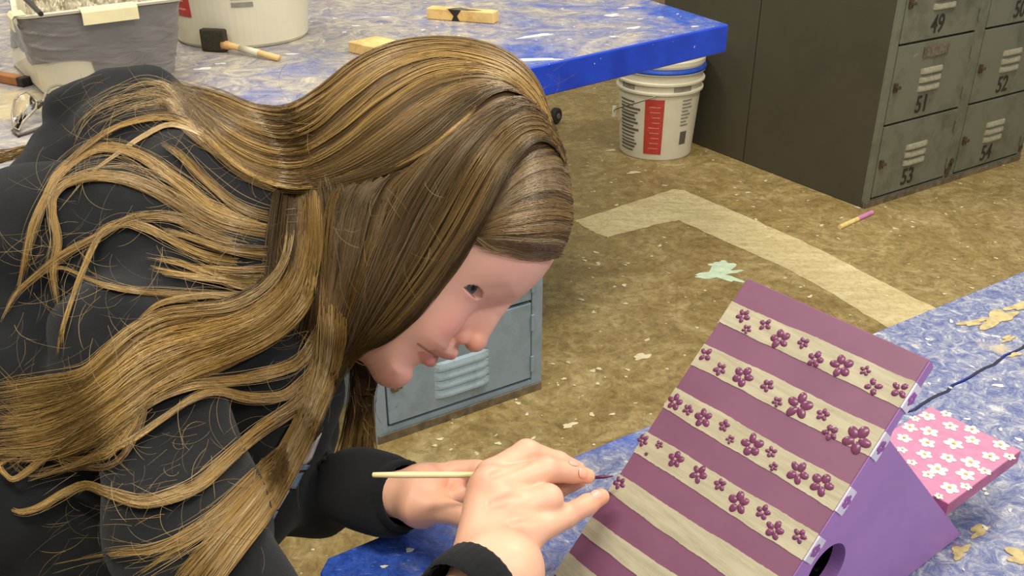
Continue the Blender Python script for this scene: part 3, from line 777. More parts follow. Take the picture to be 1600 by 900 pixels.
# wood blocks
WOOD = NT_('raw_pine'); wn = WOOD.noise(22, 5, .6, stretch=(1, 1, 1), dist=.8); WOOD.color(WOOD.ramp(wn, [(.3, srgb(196, 154, 88)), (.6, srgb(232, 196, 128))])); WOOD.rough(.6); WOOD = WOOD.m
def wood_block(pa, pb, wdt, h, label, parts):
    a = onz(*pa, BT); b = onz(*pb, BT); ax = nrm(b - a); ay = np.array([-ax[1], ax[0], 0]); ln = np.linalg.norm(b - a)
    o = MB().frame_box(a, ax, ay, Z, (0, 0, .0005), (ln, wdt, h)).build('wood_block', WOOD, None, bevel=.002, loc=tuple((a + b) / 2))
    tag(o, label, 'wood block')
    return o, a, ax, ay, ln
o, a, ax, ay, ln = wood_block((667, 30), (771, 38), .035, .026, 'short pine block with black ink stain, right of the other block', 0)
st_pts = [(.33, -.0004, .026), (.52, -.0004, .026), (.46, -.0004, .012), (.5, -.0004, .001), (.38, -.0004, .001), (.41, -.0004, .012)]
v, f = prism([a + ax * ln * u + ay * v_ + Z * z_ for u, v_, z_ in st_pts], -ay, .0006); obj('ink_stain', v, f, INK, o)
v, f = prism([a + ax * ln * u + ay * w_ + Z * .0262 for u, w_ in ((.3, .001), (.62, .001), (.8, .012), (.6, .02), (.45, .03), (.36, .02))], Z, .0005); obj('ink_stain', v, f, DGREY, o)
wood_block((545, 82), (640, 104), .075, .022, 'pine block partly hidden behind the hair, on the back table', 0)
WOOD2 = simple('brown_wood', srgb(150, 96, 44), .6, var=.25, scale=20)
a = onz(-30, 124, BT); b = onz(36, 137, BT); ax = nrm(b - a)
o = MB().frame_box(a, ax, np.array([-ax[1], ax[0], 0]), Z, (0, 0, .0005), (np.linalg.norm(b - a), .02, .016)).build('wooden_stick', WOOD2, None, bevel=.002, loc=tuple(a))
tag(o, 'brown wooden stick with dark tip lying left of the basin', 'stick')
MB().frame_box(b - ax * .016, ax, np.array([-ax[1], ax[0], 0]), Z, (.0, -.0005, .0003), (.0168, .0205, .0165)).build('dark_tip', INK, o, bevel=.002)

# safety glasses
GL = NT_('clear_lens'); GL.b.inputs['Transmission Weight'].default_value = 1; GL.b.inputs['IOR'].default_value = 1.2; GL.b.inputs['Roughness'].default_value = .05; GL.b.inputs['Base Color'].default_value = (.95, .93, .9, 1); GL = GL.m
FR = simple('clear_grey_frame', srgb(150, 138, 118), .2, var=.2)
DFR = simple('dark_grey_frame', srgb(84, 72, 60), .3, var=.2)
def ch(x, y, up=.004): return onz(x, y, BT + up)
eg = empty('safety_glasses', ch(50, 190, 0), 'clear safety glasses lying open on the back table, left edge', 'glasses')
cr = lambda x, y: (x / 5.0, 100 + y / 5.0)
lens1 = [ch(*cr(x, y), u) for x, y, u in ((115, 290, .03), (150, 245, .035), (210, 222, .038), (255, 250, .036), (290, 300, .03), (280, 350, .022), (220, 410, .014), (165, 470, .008), (150, 520, .004), (110, 500, .004), (95, 400, .015))]
MB().tube(lens1 + [lens1[0]], .0022, 8).build('lens_frame', FR, eg, smooth=True)
c_l = sum(lens1) / len(lens1); k = len(lens1)
o = obj('lens', lens1 + [c_l + Z * .002], [(i, (i + 1) % k, k) for i in range(k)], GL, eg, smooth=True); o.modifiers.new('s', 'SOLIDIFY').thickness = .0015
lens2 = [ch(*cr(x, y), u) for x, y, u in ((430, 320, .026), (450, 285, .03), (520, 280, .03), (560, 330, .02), (520, 400, .01), (450, 440, .004), (440, 380, .014))]
MB().tube(lens2 + [lens2[0]], .0022, 8).build('lens_frame', FR, eg, smooth=True)
c_l = sum(lens2) / len(lens2); k = len(lens2)
o = obj('lens', lens2 + [c_l + Z * .002], [(i, (i + 1) % k, k) for i in range(k)], GL, eg, smooth=True); o.modifiers.new('s', 'SOLIDIFY').thickness = .0015
MB().tube([ch(*cr(x, y), u) for x, y, u in ((290, 300, .03), (330, 290, .034), (350, 240, .036), (390, 185, .038), (450, 165, .036), (560, 170, .03), (640, 185, .02))], .0020, 8).build('temple_arm', FR, eg, smooth=True)
MB().tube([ch(*cr(x, y), u) for x, y, u in ((100, 520, .003), (150, 560, .003), (200, 540, .003), (300, 505, .003), (380, 480, .003), (440, 450, .003))], .0026, 8).build('temple_arm', DFR, eg, smooth=True)
MB().tube([ch(*cr(x, y), u) for x, y, u in ((290, 345, .022), (340, 300, .03), (390, 320, .028), (430, 370, .018), (500, 410, .01))], .0026, 8).build('nose_bridge', DFR, eg, smooth=True)

# caster and chalk on the floor
cp = onz(868, 193, 0)
ec = empty('rubber_caster', cp, 'black rubber caster wheel on the floor beside the back table locker', 'wheel')
ax = nrm((.8, -.6, 0)); nrmv = nrm(np.cross(ax, Z))
def disc(c, ax, r, w, n=28):
    a = nrm(np.cross(ax, Z)); b = np.cross(ax, a)
    pr = [(0, -w), (r * .8, -w), (r, -w * .6), (r, w * .6), (r * .8, w), (0, w)]
    vs = [c + ax * h + (a * math.cos(2 * math.pi * i / n) + b * math.sin(2 * math.pi * i / n)) * q for q, h in pr for i in range(n)]
    return vs, [(j * n + i, j * n + (i + 1) % n, (j + 1) * n + (i + 1) % n, (j + 1) * n + i) for j in range(len(pr) - 1) for i in range(n)]
v, f = disc(cp + Z * .034, ax, .034, .014); obj('tyre', v, f, simple('black_rubber', srgb(40, 38, 34), .7), ec, smooth=False)
v, f = disc(cp + Z * .034, ax, .014, .018); obj('hub', v, f, STEEL, ec)
c1 = onz(1312, 355, .006); c2 = onz(1362, 332, .006); cm = c1 * .45 + c2 * .55
o = MB().tube([c1, cm], .0075, 12).build('chalk_stick', simple('yellow_chalk', srgb(232, 204, 130), .8), None, loc=tuple(c1 * (1, 1, 0)), smooth=False)
tag(o, 'yellow stick with a pink half lying on the floor by the numbered lockers', 'chalk')
MB().tube([cm, c2], .0076, 12).build('pink_end', simple('pink_chalk', srgb(206, 132, 176), .8), o)
# ================================================================ the person: implicit surfaces turned into meshes
def surface_nets(Fv, org, h):
    S = Fv < 0
    nx, ny, nz = Fv.shape
    c = np.zeros((nx - 1, ny - 1, nz - 1), np.int8)
    for dx in (0, 1):
        for dy in (0, 1):
            for dz in (0, 1): c += S[dx:nx - 1 + dx, dy:ny - 1 + dy, dz:nz - 1 + dz]
    I, J, Kk = np.nonzero((c > 0) & (c < 8))
    pos = np.zeros((len(I), 3)); cnt = np.zeros(len(I))
    cs = [(0, 0, 0), (1, 0, 0), (0, 1, 0), (1, 1, 0), (0, 0, 1), (1, 0, 1), (0, 1, 1), (1, 1, 1)]
    vals = [Fv[I + a, J + b, Kk + d] for a, b, d in cs]
    for i in range(8):
        for j in range(i + 1, 8):
            if sum(abs(p - q) for p, q in zip(cs[i], cs[j])) != 1: continue
            A, B = vals[i], vals[j]; m = (A < 0) != (B < 0)
            t = A[m] / (A[m] - B[m]); a = np.array(cs[i], float); b = np.array(cs[j], float)
            pos[m] += a + t[:, None] * (b - a); cnt[m] += 1
    V = (np.stack([I, J, Kk], 1) + pos / cnt[:, None]) * h + np.array(org)
    idx = -np.ones((nx - 1, ny - 1, nz - 1), np.int32); idx[I, J, Kk] = np.arange(len(I))
    Q = []
    for ax in range(3):
        o1_, o2_ = [(1, 2), (2, 0), (0, 1)][ax]
        sl1 = [slice(None)] * 3; sl2 = [slice(None)] * 3
        sl1[ax] = slice(0, -1); sl2[ax] = slice(1, None)
        A = S[tuple(sl1)]; B = S[tuple(sl2)]
        E_ = np.array(np.nonzero(A != B)).T
        lim = np.array(Fv.shape) - 1
        ok = (E_[:, o1_] >= 1) & (E_[:, o2_] >= 1) & (E_[:, o1_] < lim[o1_]) & (E_[:, o2_] < lim[o2_])
        E_ = E_[ok]
        d1 = np.zeros(3, int); d1[o1_] = 1; d2 = np.zeros(3, int); d2[o2_] = 1
        q = np.stack([idx[tuple((E_ - d1 - d2).T)], idx[tuple((E_ - d2).T)], idx[tuple(E_.T)], idx[tuple((E_ - d1).T)]], 1)
        fl2 = ~A[tuple(E_.T)]
        q[fl2] = q[fl2][:, ::-1]; Q.append(q)
    return V, np.concatenate(Q)
def smin(a, b, k):
    h = np.clip(.5 + .5 * (b - a) / k, 0, 1); return b + (a - b) * h - k * h * (1 - h)
def smax(a, b, k): return -smin(-a, -b, k)
class Grid:
    def __init__(s, lo, hi, h):
        s.lo = np.array(lo, float); s.h = h
        n = np.ceil((np.array(hi) - s.lo) / h).astype(int) + 1
        ax = [(s.lo[i] + np.arange(n[i]) * h).astype(np.float32) for i in range(3)]
        s.X, s.Y, s.Z = np.meshgrid(*ax, indexing='ij', sparse=True); s.n = n
        s.F = np.full(tuple(n), 1e3, np.float32)
    def cone(s, a, b, ra, rb):
        a = np.array(a, float); b = np.array(b, float); d = b - a; L2 = max(1e-9, d @ d)
        px, py, pz = s.X - a[0], s.Y - a[1], s.Z - a[2]
        t = np.clip((px * d[0] + py * d[1] + pz * d[2]) / L2, 0, 1)
        return np.sqrt((px - t * d[0]) ** 2 + (py - t * d[1]) ** 2 + (pz - t * d[2]) ** 2) - (ra + (rb - ra) * t)
    def ell(s, c, r, R=None):
        c = np.array(c, float); px, py, pz = s.X - c[0], s.Y - c[1], s.Z - c[2]
        if R is None: R = np.eye(3)
        R = np.array(R, float)
        q = [(px * R[i][0] + py * R[i][1] + pz * R[i][2]) / r[i] for i in range(3)]
        k = np.sqrt(q[0] ** 2 + q[1] ** 2 + q[2] ** 2)
        k2 = np.sqrt((q[0] / r[0]) ** 2 + (q[1] / r[1]) ** 2 + (q[2] / r[2]) ** 2) + 1e-9
        return k * (k - 1) / k2
    def add(s, f, k): s.F = smin(s.F, f.astype(np.float32), k)
    def sub(s, f, k): s.F = smax(s.F, -f.astype(np.float32), k)
def sd_poly(x, y, poly):         # signed distance to a 2-D outline, negative inside
    d = np.full(x.shape, 1e9); ins = np.zeros(x.shape, bool); n = len(poly)
    for i in range(n):
        ax_, ay_ = poly[i]; bx_, by_ = poly[(i + 1) % n]
        ex, ey = bx_ - ax_, by_ - ay_; wx, wy = x - ax_, y - ay_
        t = np.clip((wx * ex + wy * ey) / (ex * ex + ey * ey), 0, 1)
        d = np.minimum(d, (wx - ex * t) ** 2 + (wy - ey * t) ** 2)
        c = ((ay_ > y) != (by_ > y)) & (x < ex * (y - ay_) / (ey if ey else 1e-9) + ax_)
        ins ^= c
    return np.where(ins, -1, 1) * np.sqrt(d)
def smooth_loop(pts, n=4):
    out = []; m = len(pts); p = [np.array(q, float) for q in pts]
    for i in range(m):
        a, b, c, d = p[i - 1], p[i], p[(i + 1) % m], p[(i + 2) % m]
        for k in range(n):
            t = k / n; out.append(.5 * ((2 * b) + (c - a) * t + (2 * a - 5 * b + 4 * c - d) * t * t + (3 * b - a - 3 * c + d) * t ** 3))
    return [tuple(q) for q in out]
HD = .78                         # distance of the head's middle plane
def head_to_world(V):            # (px, px, W) -> room; W is height towards the lens in head pixels
    d = HD - V[:, 2] * HD / F
    a = (V[:, 0] - 800) / F; b = (450 - V[:, 1]) / F
    return CAM + np.stack([a * d, (ct + b * st) * d, (-st + b * ct) * d], 1)
def npmesh(name, V, Q, mat, parent=None, col=None, smooth=True, org=None):
    me = bpy.data.meshes.new(name); V = np.asarray(V, np.float32)
    if org is None: org = np.array(parent['_o']) if parent is not None else np.zeros(3)
    Vv = V - np.array(org, np.float32)
    k = Q.shape[1]
    me.vertices.add(len(Vv)); me.vertices.foreach_set('co', Vv.astype(np.float32).ravel())
    me.loops.add(Q.size); me.loops.foreach_set('vertex_index', Q.astype(np.int32).ravel())
    me.polygons.add(len(Q)); me.polygons.foreach_set('loop_start', np.arange(0, Q.size, k, dtype=np.int32))
    me.polygons.foreach_set('loop_total', np.full(len(Q), k, np.int32)) if False else None
    me.update(calc_edges=True)
    if smooth: me.polygons.foreach_set('use_smooth', np.ones(len(me.polygons), bool))
    if col is not None:
        at = me.color_attributes.new('tone', 'FLOAT_COLOR', 'POINT'); c4 = np.ones((len(V), 4), np.float32); c4[:, :3] = col
        at.data.foreach_set('color', c4.ravel())
    me.materials.append(mat)
    o = bpy.data.objects.new(name, me); COL.objects.link(o)
    if parent is not None: o.parent = parent
    else: o.location = tuple(org)
    o['_o'] = [float(a) for a in org]
    return o
SK = NT_('skin'); at = SK.new('ShaderNodeAttribute'); at.attribute_name = 'tone'
fn = SK.noise(260, 3, .6); fm = SK.noise(30, 3, .6)
SK.color(SK.mix(.5, at.outputs[0], SK.mix(1.0, at.outputs[0], SK.ramp(fm, [(.3, (.90, .86, .86, 1)), (.7, (1, 1, 1, 1))]), 'MULTIPLY')))
SK.rough(.46); SK.b.inputs['Subsurface Weight'].default_value = .25; SK.b.inputs['Subsurface Radius'].default_value = (.9, .35, .2); SK.b.inputs['Subsurface Scale'].default_value = .004
SK.bump(fn, .12, .0004)
# --- head, in the plane of the profile
skull = [(868, 398), (852, 427), (832, 449), (811, 466), (795, 472), (780, 477), (752, 486), (726, 504), (707, 528), (702, 546), (690, 555), (668, 563), (652, 570), (643, 578), (639, 590), (627, 600), (610, 602),
         (590, 594), (570, 570), (552, 545), (530, 500), (512, 440), (500, 380), (498, 320), (510, 250), (540, 185), (590, 132), (650, 106), (710, 102), (765, 118), (812, 155), (848, 215), (868, 285), (874, 345)]
skull = smooth_loop(skull, 3)
Uu = nrm((.80, -.60, 0)); chin = np.array([612., 596.])
G = Grid((484, 84, -152), (896, 616, 152), 2.0)
x2, y2 = np.meshgrid(G.X[:, 0, 0], G.Y[0, :, 0], indexing='ij')
sd = sd_poly(x2, y2, skull)
def blur(a, s):
    r = int(3 * s); k = np.exp(-np.arange(-r, r + 1) ** 2 / 2 / s ** 2); k /= k.sum()
    a = np.apply_along_axis(lambda v: np.convolve(np.pad(v, r, 'edge'), k, 'valid'), 0, a)
    return np.apply_along_axis(lambda v: np.convolve(np.pad(v, r, 'edge'), k, 'valid'), 1, a)
dep = np.clip((-sd - 12) / 40, 0, 1); dep = dep * dep * (3 - 2 * dep)
dep2 = np.clip((-sd - 50) / 50, 0, 1)
sd = sd * (1 - dep) + dep * (blur(sd, 6) * (1 - dep2) + blur(sd, 16) * dep2)
tU = (x2 - chin[0]) * Uu[0] + (y2 - chin[1]) * Uu[1]
tt_ = np.arange(-200, 600, 4.0)
def sm(xs, ys, s=5):
    v = np.interp(tt_, xs, ys); r = 3 * s; k = np.exp(-np.arange(-r, r + 1) ** 2 / 2 / s ** 2); k /= k.sum()
    return np.interp(tU, tt_, np.convolve(np.pad(v, r, 'edge'), k, 'valid'))
Rr = sm([-30, 0, 30, 70, 120, 170, 230, 300, 400], [48, 60, 78, 100, 116, 126, 134, 140, 140])
Gg = sm([0, 60, 150, 300], [60, 98, 135, 172])
ex = sm([0, 80, 160, 300], [2.2, 2.4, 2.3, 2.0])[:, :, None]
aW = np.abs(G.Z)
q = np.clip(aW / Rr[:, :, None], 0, 1.0)
g = Gg[:, :, None] * (1 - (1 - q ** ex) ** (1 / 2.1)) + np.maximum(0, aW - Rr[:, :, None]) * 3
F1_ = (sd[:, :, None] + g) * .72
ws = np.clip(-sd / Gg, 0, 1); ws = Rr * (1 - (1 - ws) ** 2.1) ** (1 / ex[:, :, 0])
gx_, gy_ = np.gradient(ws, G.h); F2_ = (aW - ws[:, :, None]) / np.sqrt(1 + np.minimum(gx_ ** 2 + gy_ ** 2, 9))[:, :, None]
mixw = np.clip((q - .45) / .25, 0, 1); F2_ = np.where(sd[:, :, None] > -1, F1_, F2_)
G.F = (F1_ * (1 - mixw) + F2_ * mixw).astype(np.float32)
SKF = G.F.copy()
def wat(x, y):                   # height of the surface over a picture point
    i = int((x - G.lo[0]) / G.h); j = int((y - G.lo[1]) / G.h); col = G.F[i, j]
    k = np.nonzero(col < 0)[0]; return G.lo[2] + k.max() * G.h if len(k) else None
def sym(c): return c, (c[0], c[1], -c[2])
0 and print('surface before', {p: wat(*p) for p in ((738, 453), (750, 460), (760, 466), (720, 440), (700, 500), (655, 539), (640, 560), (610, 585), (770, 470), (720, 500), (690, 440))})
# cheek and jaw fullness
for c in sym((678, 494, 58)): G.add(G.ell(c, (38, 32, 24)), 34)
G.add(G.ell((614, 584, 0), (24, 17, 30)), 18)
for sgn in (1, -1):
    G.add(G.cone((789, 459, 6 * sgn), (764, 436, 66 * sgn), 12, 9), 16)
# eye hollow between brow and cheek

# nose
for sgn in (1, -1):              # slopes of the nose running into the cheek
    G.add(G.cone((772, 478, 4 * sgn), (720, 504, 20 * sgn), 11, 14), 16)
    G.add(G.cone((758, 498, 3 * sgn), (728, 518, 10 * sgn), 11, 13), 12)
G.add(G.cone((783, 474, 0), (748, 530, 0), 8, 13), 14)
G.add(G.ell((742, 534, 0), (16.5, 16.5, 19)), 8)
for c in sym((723, 526, 19)): G.add(G.ell(c, (13, 12.5, 10)), 7)
for sgn in (1, -1):              # fold behind the nostril
    G.sub(G.cone((711, 508, 36 * sgn), (706, 530, 36 * sgn), 3.0, 3.0), 4)
    G.sub(G.cone((700, 520, 40 * sgn), (664, 530, 56 * sgn), 2.0, 2.0), 12)
for c in sym((725, 542, 9)): G.sub(G.ell(c, (6, 4.5, 5)), 3)
# mouth
G.add(G.cone((712, 536, 0), (704, 550, 0), 7, 8), 8)
for sgn in (1, -1): G.add(G.cone((706, 532, 12 * sgn), (696, 546, 22 * sgn), 7, 7), 10)
for sgn in (1, -1):
    pts = [(704, 551, 0), (697, 550, 13 * sgn), (677, 544, 29 * sgn), (658, 538, 41 * sgn)]; rr = [9.5, 9, 6.5, 3]
    for i in range(3): G.add(G.cone(pts[i], pts[i + 1], rr[i], rr[i + 1]), 7)
    pts = [(673, 563, 0), (669, 561, 13 * sgn), (663, 552, 28 * sgn), (656, 542, 40 * sgn)]; rr = [9, 8.5, 6, 3]
    for i in range(3): G.add(G.cone(pts[i], pts[i + 1], rr[i], rr[i + 1]), 7)
    G.sub(G.cone((690, 564, 0), (681, 557, 22 * sgn), 1.8, 2.0), 2.5); G.sub(G.cone((681, 557, 22 * sgn), (654, 538, 46 * sgn), 2.0, 2.6), 3)
for c in sym((648, 531, 54)): G.sub(G.ell(c, (8, 7, 7)), 10)

0 and print('surface after', {p: wat(*p) for p in ((738, 453), (745, 456), (750, 460), (760, 466), (720, 440), (700, 500), (655, 539))})
# eyelids over the eyeball
EC = np.array([727., 442., 63.]); ER = 22.
gz = nrm((.74, .50, .42)); eu = nrm((.52, -.85, 0))
for sgn in (1, -1):
    c = EC * (1, 1, sgn)
    G.add(G.ell(c, (ER + 3,) * 3), 9)
    px, py, pz = G.X - c[0], G.Y - c[1], G.Z - c[2]
    gs = gz * (1, 1, sgn)
    f_ = px * gs[0] + py * gs[1] + pz * gs[2]; h_ = px * eu[0] + py * eu[1] + 2.5
    rad = np.sqrt(px * px + py * py + pz * pz)
    open_ = np.maximum(np.abs(h_) - (.5 + 9.5 * np.clip((f_ - 4) / ER, 0, 1)), 5 - f_)
    G.sub(np.maximum(np.maximum(open_, rad - ER - 12), 4 - pz * sgn), 1.5)
    G.add(G.ell(c, (ER,) * 3), .6)
# ear
for sgn in (1, -1):
    G.add(G.ell((578, 322, 134 * sgn), (20, 36, 9)), 5); G.sub(G.ell((582, 325, 144 * sgn), (11, 24, 7)), 4)
# neck
G.add(G.cone((560, 440, 0), (510, 480, 0), 78, 80), 30)
Vh, Qh = surface_nets(G.F, G.lo, G.h); Qh = Qh[:, ::-1]
def facecol(V):
    base = np.array(srgb(226, 178, 160)[:3]); C_ = np.tile(base, (len(V), 1))
    Va = V.copy(); Va[:, 2] = np.abs(Va[:, 2])
    def mixc(m, c): nonlocal C_; C_ = C_ * (1 - m[:, None]) + np.array(c[:3]) * m[:, None]
    g3 = lambda c, r: np.exp(-(((Va - np.array(c)) / np.array(r)) ** 2).sum(1))
    mixc(.38 * g3((705, 505, 75), (38, 34, 60)), srgb(214, 128, 124))
    mixc(.5 * g3((742, 532, 10), (26, 24, 40)), srgb(224, 144, 108))
    mixc(.25 * g3((612, 590, 20), (36, 24, 60)), srgb(222, 144, 142))
    up = sd_poly(Va[:, 0], Va[:, 1], [(653, 536), (672, 542), (690, 550), (703, 553), (712, 556), (706, 568), (694, 566), (686, 560), (664, 547)])
    lo_ = sd_poly(Va[:, 0], Va[:, 1], [(653, 540), (666, 552), (686, 560), (684, 570), (670, 577), (657, 568), (652, 552)])
    front_ = Va[:, 2] < 60
    mixc(np.clip(.5 - np.minimum(up, lo_) / 3, 0, 1) * .55 * front_, srgb(184, 96, 96))
    ln = np.minimum.reduce([np.hypot(Va[:, 0] - (653 + 35 * t), Va[:, 1] - (537.5 + 24 * t)) for t in np.linspace(0, 1, 30)])
    mixc(np.clip(1 - ln / 3.0, 0, 1) * .8, srgb(96, 40, 40))
    mixc(.9 * g3((724, 543, 12), (6, 4.5, 8)), srgb(96, 44, 34))
    mixc(.15 * g3((752, 466, 66), (24, 10, 30)), srgb(168, 106, 112))
    mixc(.30 * g3((768, 446, 60), (30, 6, 40)), srgb(130, 92, 66)); mixc(.25 * g3((742, 432, 70), (18, 5, 30)), srgb(130, 92, 66))
    # eye
    r = Va - EC; rn = np.linalg.norm(r, axis=1)
    dn = r / rn[:, None]; gg = nrm((.52, .40, .70)); ca = dn @ gg
    fr_ = r @ gz > 4; hh = r @ eu + 2.5
    opn = .5 + 9.5 * np.clip((r @ gz - 4) / ER, 0, 1)
    eye = (rn < ER + 1.2) & fr_ & (r[:, 2] > 3) & (np.abs(hh) < opn)
    C_[eye] = srgb(206, 192, 188)[:3]
    C_[eye & (ca > math.cos(math.radians(30)))] = srgb(86, 98, 102)[:3]
    C_[eye & (ca > math.cos(math.radians(12)))] = srgb(10, 10, 10)[:3]
    near_ = (rn < ER + 6) & (r @ gz > 3)
    lash = near_ & (hh > opn - 1.2) & (hh < opn + 2.2) & ~eye
    C_[lash] = C_[lash] * .3 + np.array(srgb(44, 28, 22)[:3]) * .7
    l2 = near_ & (hh < -opn + .6) & (hh > -opn - 1.6) & ~eye
    C_[l2] = C_[l2] * .55 + np.array(srgb(120, 70, 60)[:3]) * .45
    return C_
head_cols = facecol(Vh)
Wh = head_to_world(Vh)
# --- hands, in room units, each joint measured as (px, px, distance, radius in px)
def J(x, y, d, r=0): return P(x, y, d), r * d / F
def hand_mesh(bones, subs, lo, hi, h=.0010, k0=.006):
    g = Grid(lo, hi, h)
    for a, b, k in bones:
        (pa, ra), (pb, rb) = J(*a), J(*b); g.add(g.cone(pa, pb, ra, rb), k)
    for a, b, k in subs:
        (pa, ra), (pb, rb) = J(*a), J(*b); g.sub(g.cone(pa, pb, ra, rb), k)
    return surface_nets(g.F, g.lo, g.h)
WR = (772, 925, .600, 58)
idx_ = [(768, 744, .672, 25), (823, 708, .688, 21), (872, 722, .702, 16), (903, 732, .706, 11.5)]
mid_ = [(768, 766, .655, 29), (852, 734, .672, 21), (893, 738, .686, 16), (918, 744, .690, 12)]
rng_ = [(790, 800, .645, 28), (856, 780, .655, 23), (858, 790, .680, 15), (835, 800, .69, 12)]
lit_ = [(820, 838, .632, 25), (884, 806, .660, 18), (917, 789, .680, 16), (940, 776, .688, 12.5)]
thm_ = [(770, 800, .675, 24), (810, 790, .705, 21), (865, 768, .712, 15), (905, 752, .708, 11)]
bones = []
for ch_, k in ((idx_, .004), (mid_, .003), (rng_, .003), (lit_, .003), (thm_, .003)):
    for i in range(3): bones.append((ch_[i], ch_[i + 1], k))
palm = []
for m_, w_ in ((idx_[0], (752, 905, .615, 34)), (mid_[0], (762, 905, .600, 38)), (rng_[0], (785, 905, .596, 42)), (lit_[0], (802, 905, .600, 38))):
    palm.append((m_, w_, .010))
palm += [(thm_[0], (756, 880, .625, 34), .010), ((762, 888, .60, 50), (796, 888, .60, 50), .01), ((778, 895, .60, 58), (685, 968, .566, 36), .012), ((762, 770, .655, 30), (745, 862, .618, 36), .01), ((800, 790, .655, 30), (800, 850, .64, 36), .012)]
kn = [((766, 752, .654, 19), (764, 754, .652, 18), .010), ((785, 784, .643, 17), (784, 785, .643, 17), .010), ((812, 830, .625, 17), (812, 831, .625, 17), .010)]
cs_ = [P(700, 690, .60), P(960, 680, .74), P(960, 1000, .54), P(690, 1000, .5)]
allp = [J(*a)[0] for ch_ in (idx_, mid_, rng_, lit_, thm_) for a in ch_] + [P(720, 965, .565)]
lo = np.min(allp, 0) - .035; hi = np.max(allp, 0) + .035
# fingers apart: build palm smooth, fingers with a tight join
g = Grid(lo, hi, .0011)
for a, b, k in palm + kn:
    (pa, ra), (pb, rb) = J(*a), J(*b); g.add(g.cone(pa, pb, ra, rb), k)
for ch_, kk in ((thm_, .003), (lit_, .0055), (rng_, .0045), (idx_, .0045), (mid_, .005)):
    s = np.full_like(g.F, 1e3)
    for i in range(3):
        (pa, ra), (pb, rb) = J(*ch_[i]), J(*ch_[i + 1]); s = smin(s, g.cone(pa, pb, ra, rb).astype(np.float32), .0035)
    g.F = smin(g.F, s, kk if ch_ is not mid_ else .0035)
# knuckle creases and dimples between the tendons
for a, b in (((772, 786, .628, 5), (828, 768, .640, 3)), ((800, 820, .613, 4), (858, 806, .632, 3)), ((770, 742, .645, 3), (822, 722, .664, 2))):
    (pa, ra), (pb, rb) = J(*a), J(*b); g.sub(g.cone(pa, pb, ra, rb), .005)
Vr, Qr = surface_nets(g.F, g.lo, g.h)
# left hand: half closed behind the other, palm to the lens
top_ = [(662, 762, .770, 30), (712, 738, .765, 17), (750, 735, .755, 15), (775, 745, .745, 13)]
f2_ = [(668, 768, .765, 26), (712, 762, .760, 17), (716, 775, .742, 15), (690, 782, .735, 12)]
f3_ = [(666, 778, .765, 26), (712, 780, .765, 17), (735, 785, .755, 15), (745, 792, .745, 13)]
f4_ = [(664, 785, .765, 24), (705, 796, .765, 16), (730, 800, .757, 14), (750, 800, .75, 12)]
th2 = [(655, 790, .735, 32), (690, 796, .722, 20), (725, 806, .712, 17), (760, 808, .705, 13)]
fore = [(655, 772, .750, 40), (600, 772, .765, 34)]
allp = [J(*a)[0] for ch_ in (top_, f2_, f3_, th2, fore) for a in ch_]
g = Grid(np.min(allp, 0) - .035, np.max(allp, 0) + .035, .0012)
for a, b, k in ((fore[0], fore[1], .01), ((664, 762, .752, 36), (660, 790, .748, 34), .01), ((655, 745, .765, 18), (742, 731, .76, 12), .008)):
    (pa, ra), (pb, rb) = J(*a), J(*b); g.add(g.cone(pa, pb, ra, rb), k)
for ch_ in (top_, f3_, f4_, f2_, th2):
    s = np.full_like(g.F, 1e3)
    for i in range(3):
        (pa, ra), (pb, rb) = J(*ch_[i]), J(*ch_[i + 1]); s = smin(s, g.cone(pa, pb, ra, rb).astype(np.float32), .003)
    g.F = smin(g.F, s, .004 if ch_ is not th2 else .008)
Vl, Ql = surface_nets(g.F, g.lo, g.h)
def handcol(V, spots, tips):
    base = np.array(srgb(226, 176, 148)[:3]); C_ = np.tile(base, (len(V), 1))
    for (x, y, d, r), s_ in spots:
        c = P(x, y, d); m = np.exp(-((V - c) ** 2).sum(1) / (r * d / F) ** 2) * s_
        C_ = C_ * (1 - m[:, None]) + np.array(srgb(214, 130, 108)[:3]) * m[:, None]
    for (x, y, d, r), s_ in tips:
        c = P(x, y, d); m = np.exp(-((V - c) ** 2).sum(1) / (r * d / F) ** 2) * s_
        C_ = C_ * (1 - m[:, None]) + np.array(srgb(224, 146, 112)[:3]) * m[:, None]
    return C_
cr_ = handcol(Vr, [((758, 760, .64, 26), .5), ((788, 795, .625, 26), .5), ((812, 832, .61, 26), .55), ((832, 708, .67, 18), .35), ((852, 715, .65, 18), .3), ((905, 790, .66, 16), .25), ((870, 775, .64, 16), .2)],
              [((918, 744, .68, 18), .6), ((940, 776, .68, 18), .6), ((903, 732, .7, 16), .5)])
cl_ = handcol(Vl, [((700, 760, .75, 22), .5), ((655, 810, .73, 30), .25)], [((760, 806, .70, 16), .4)])
# --- torso, legs under the clothes (kept coarse)
def body_core():
    pts = {'neck': P(440, 420, .83), 'chest': P(330, 480, .80), 'belly': P(120, 640, .82)}
    hip = np.array([-.66, .62, .56])
    g = Grid((-.95, .2, .30), (.02, 1.05, 1.05), .012)
    g.add(g.cone(pts['neck'], pts['chest'], .035, .06), .05); g.add(g.cone(pts['chest'], pts['belly'], .08, .09), .05); g.add(g.cone(pts['belly'], hip, .09, .10), .05)
    return surface_nets(g.F, g.lo, g.h)
Vb, Qb = body_core()
Vall = np.concatenate([Wh, Vr, Vl, Vb]); Call = np.concatenate([head_cols, cr_, cl_, np.tile(np.array(srgb(214, 158, 146)[:3]), (len(Vb), 1))])
off = np.cumsum([0, len(Wh), len(Vr), len(Vl)]); Qall = np.concatenate([Qh, Qr + off[1], Ql + off[2], Qb + off[3]])
porg = np.array([-.62, .68, 0.])
person = npmesh('person', Vall, Qall, SK.m, None, Call, True, porg)
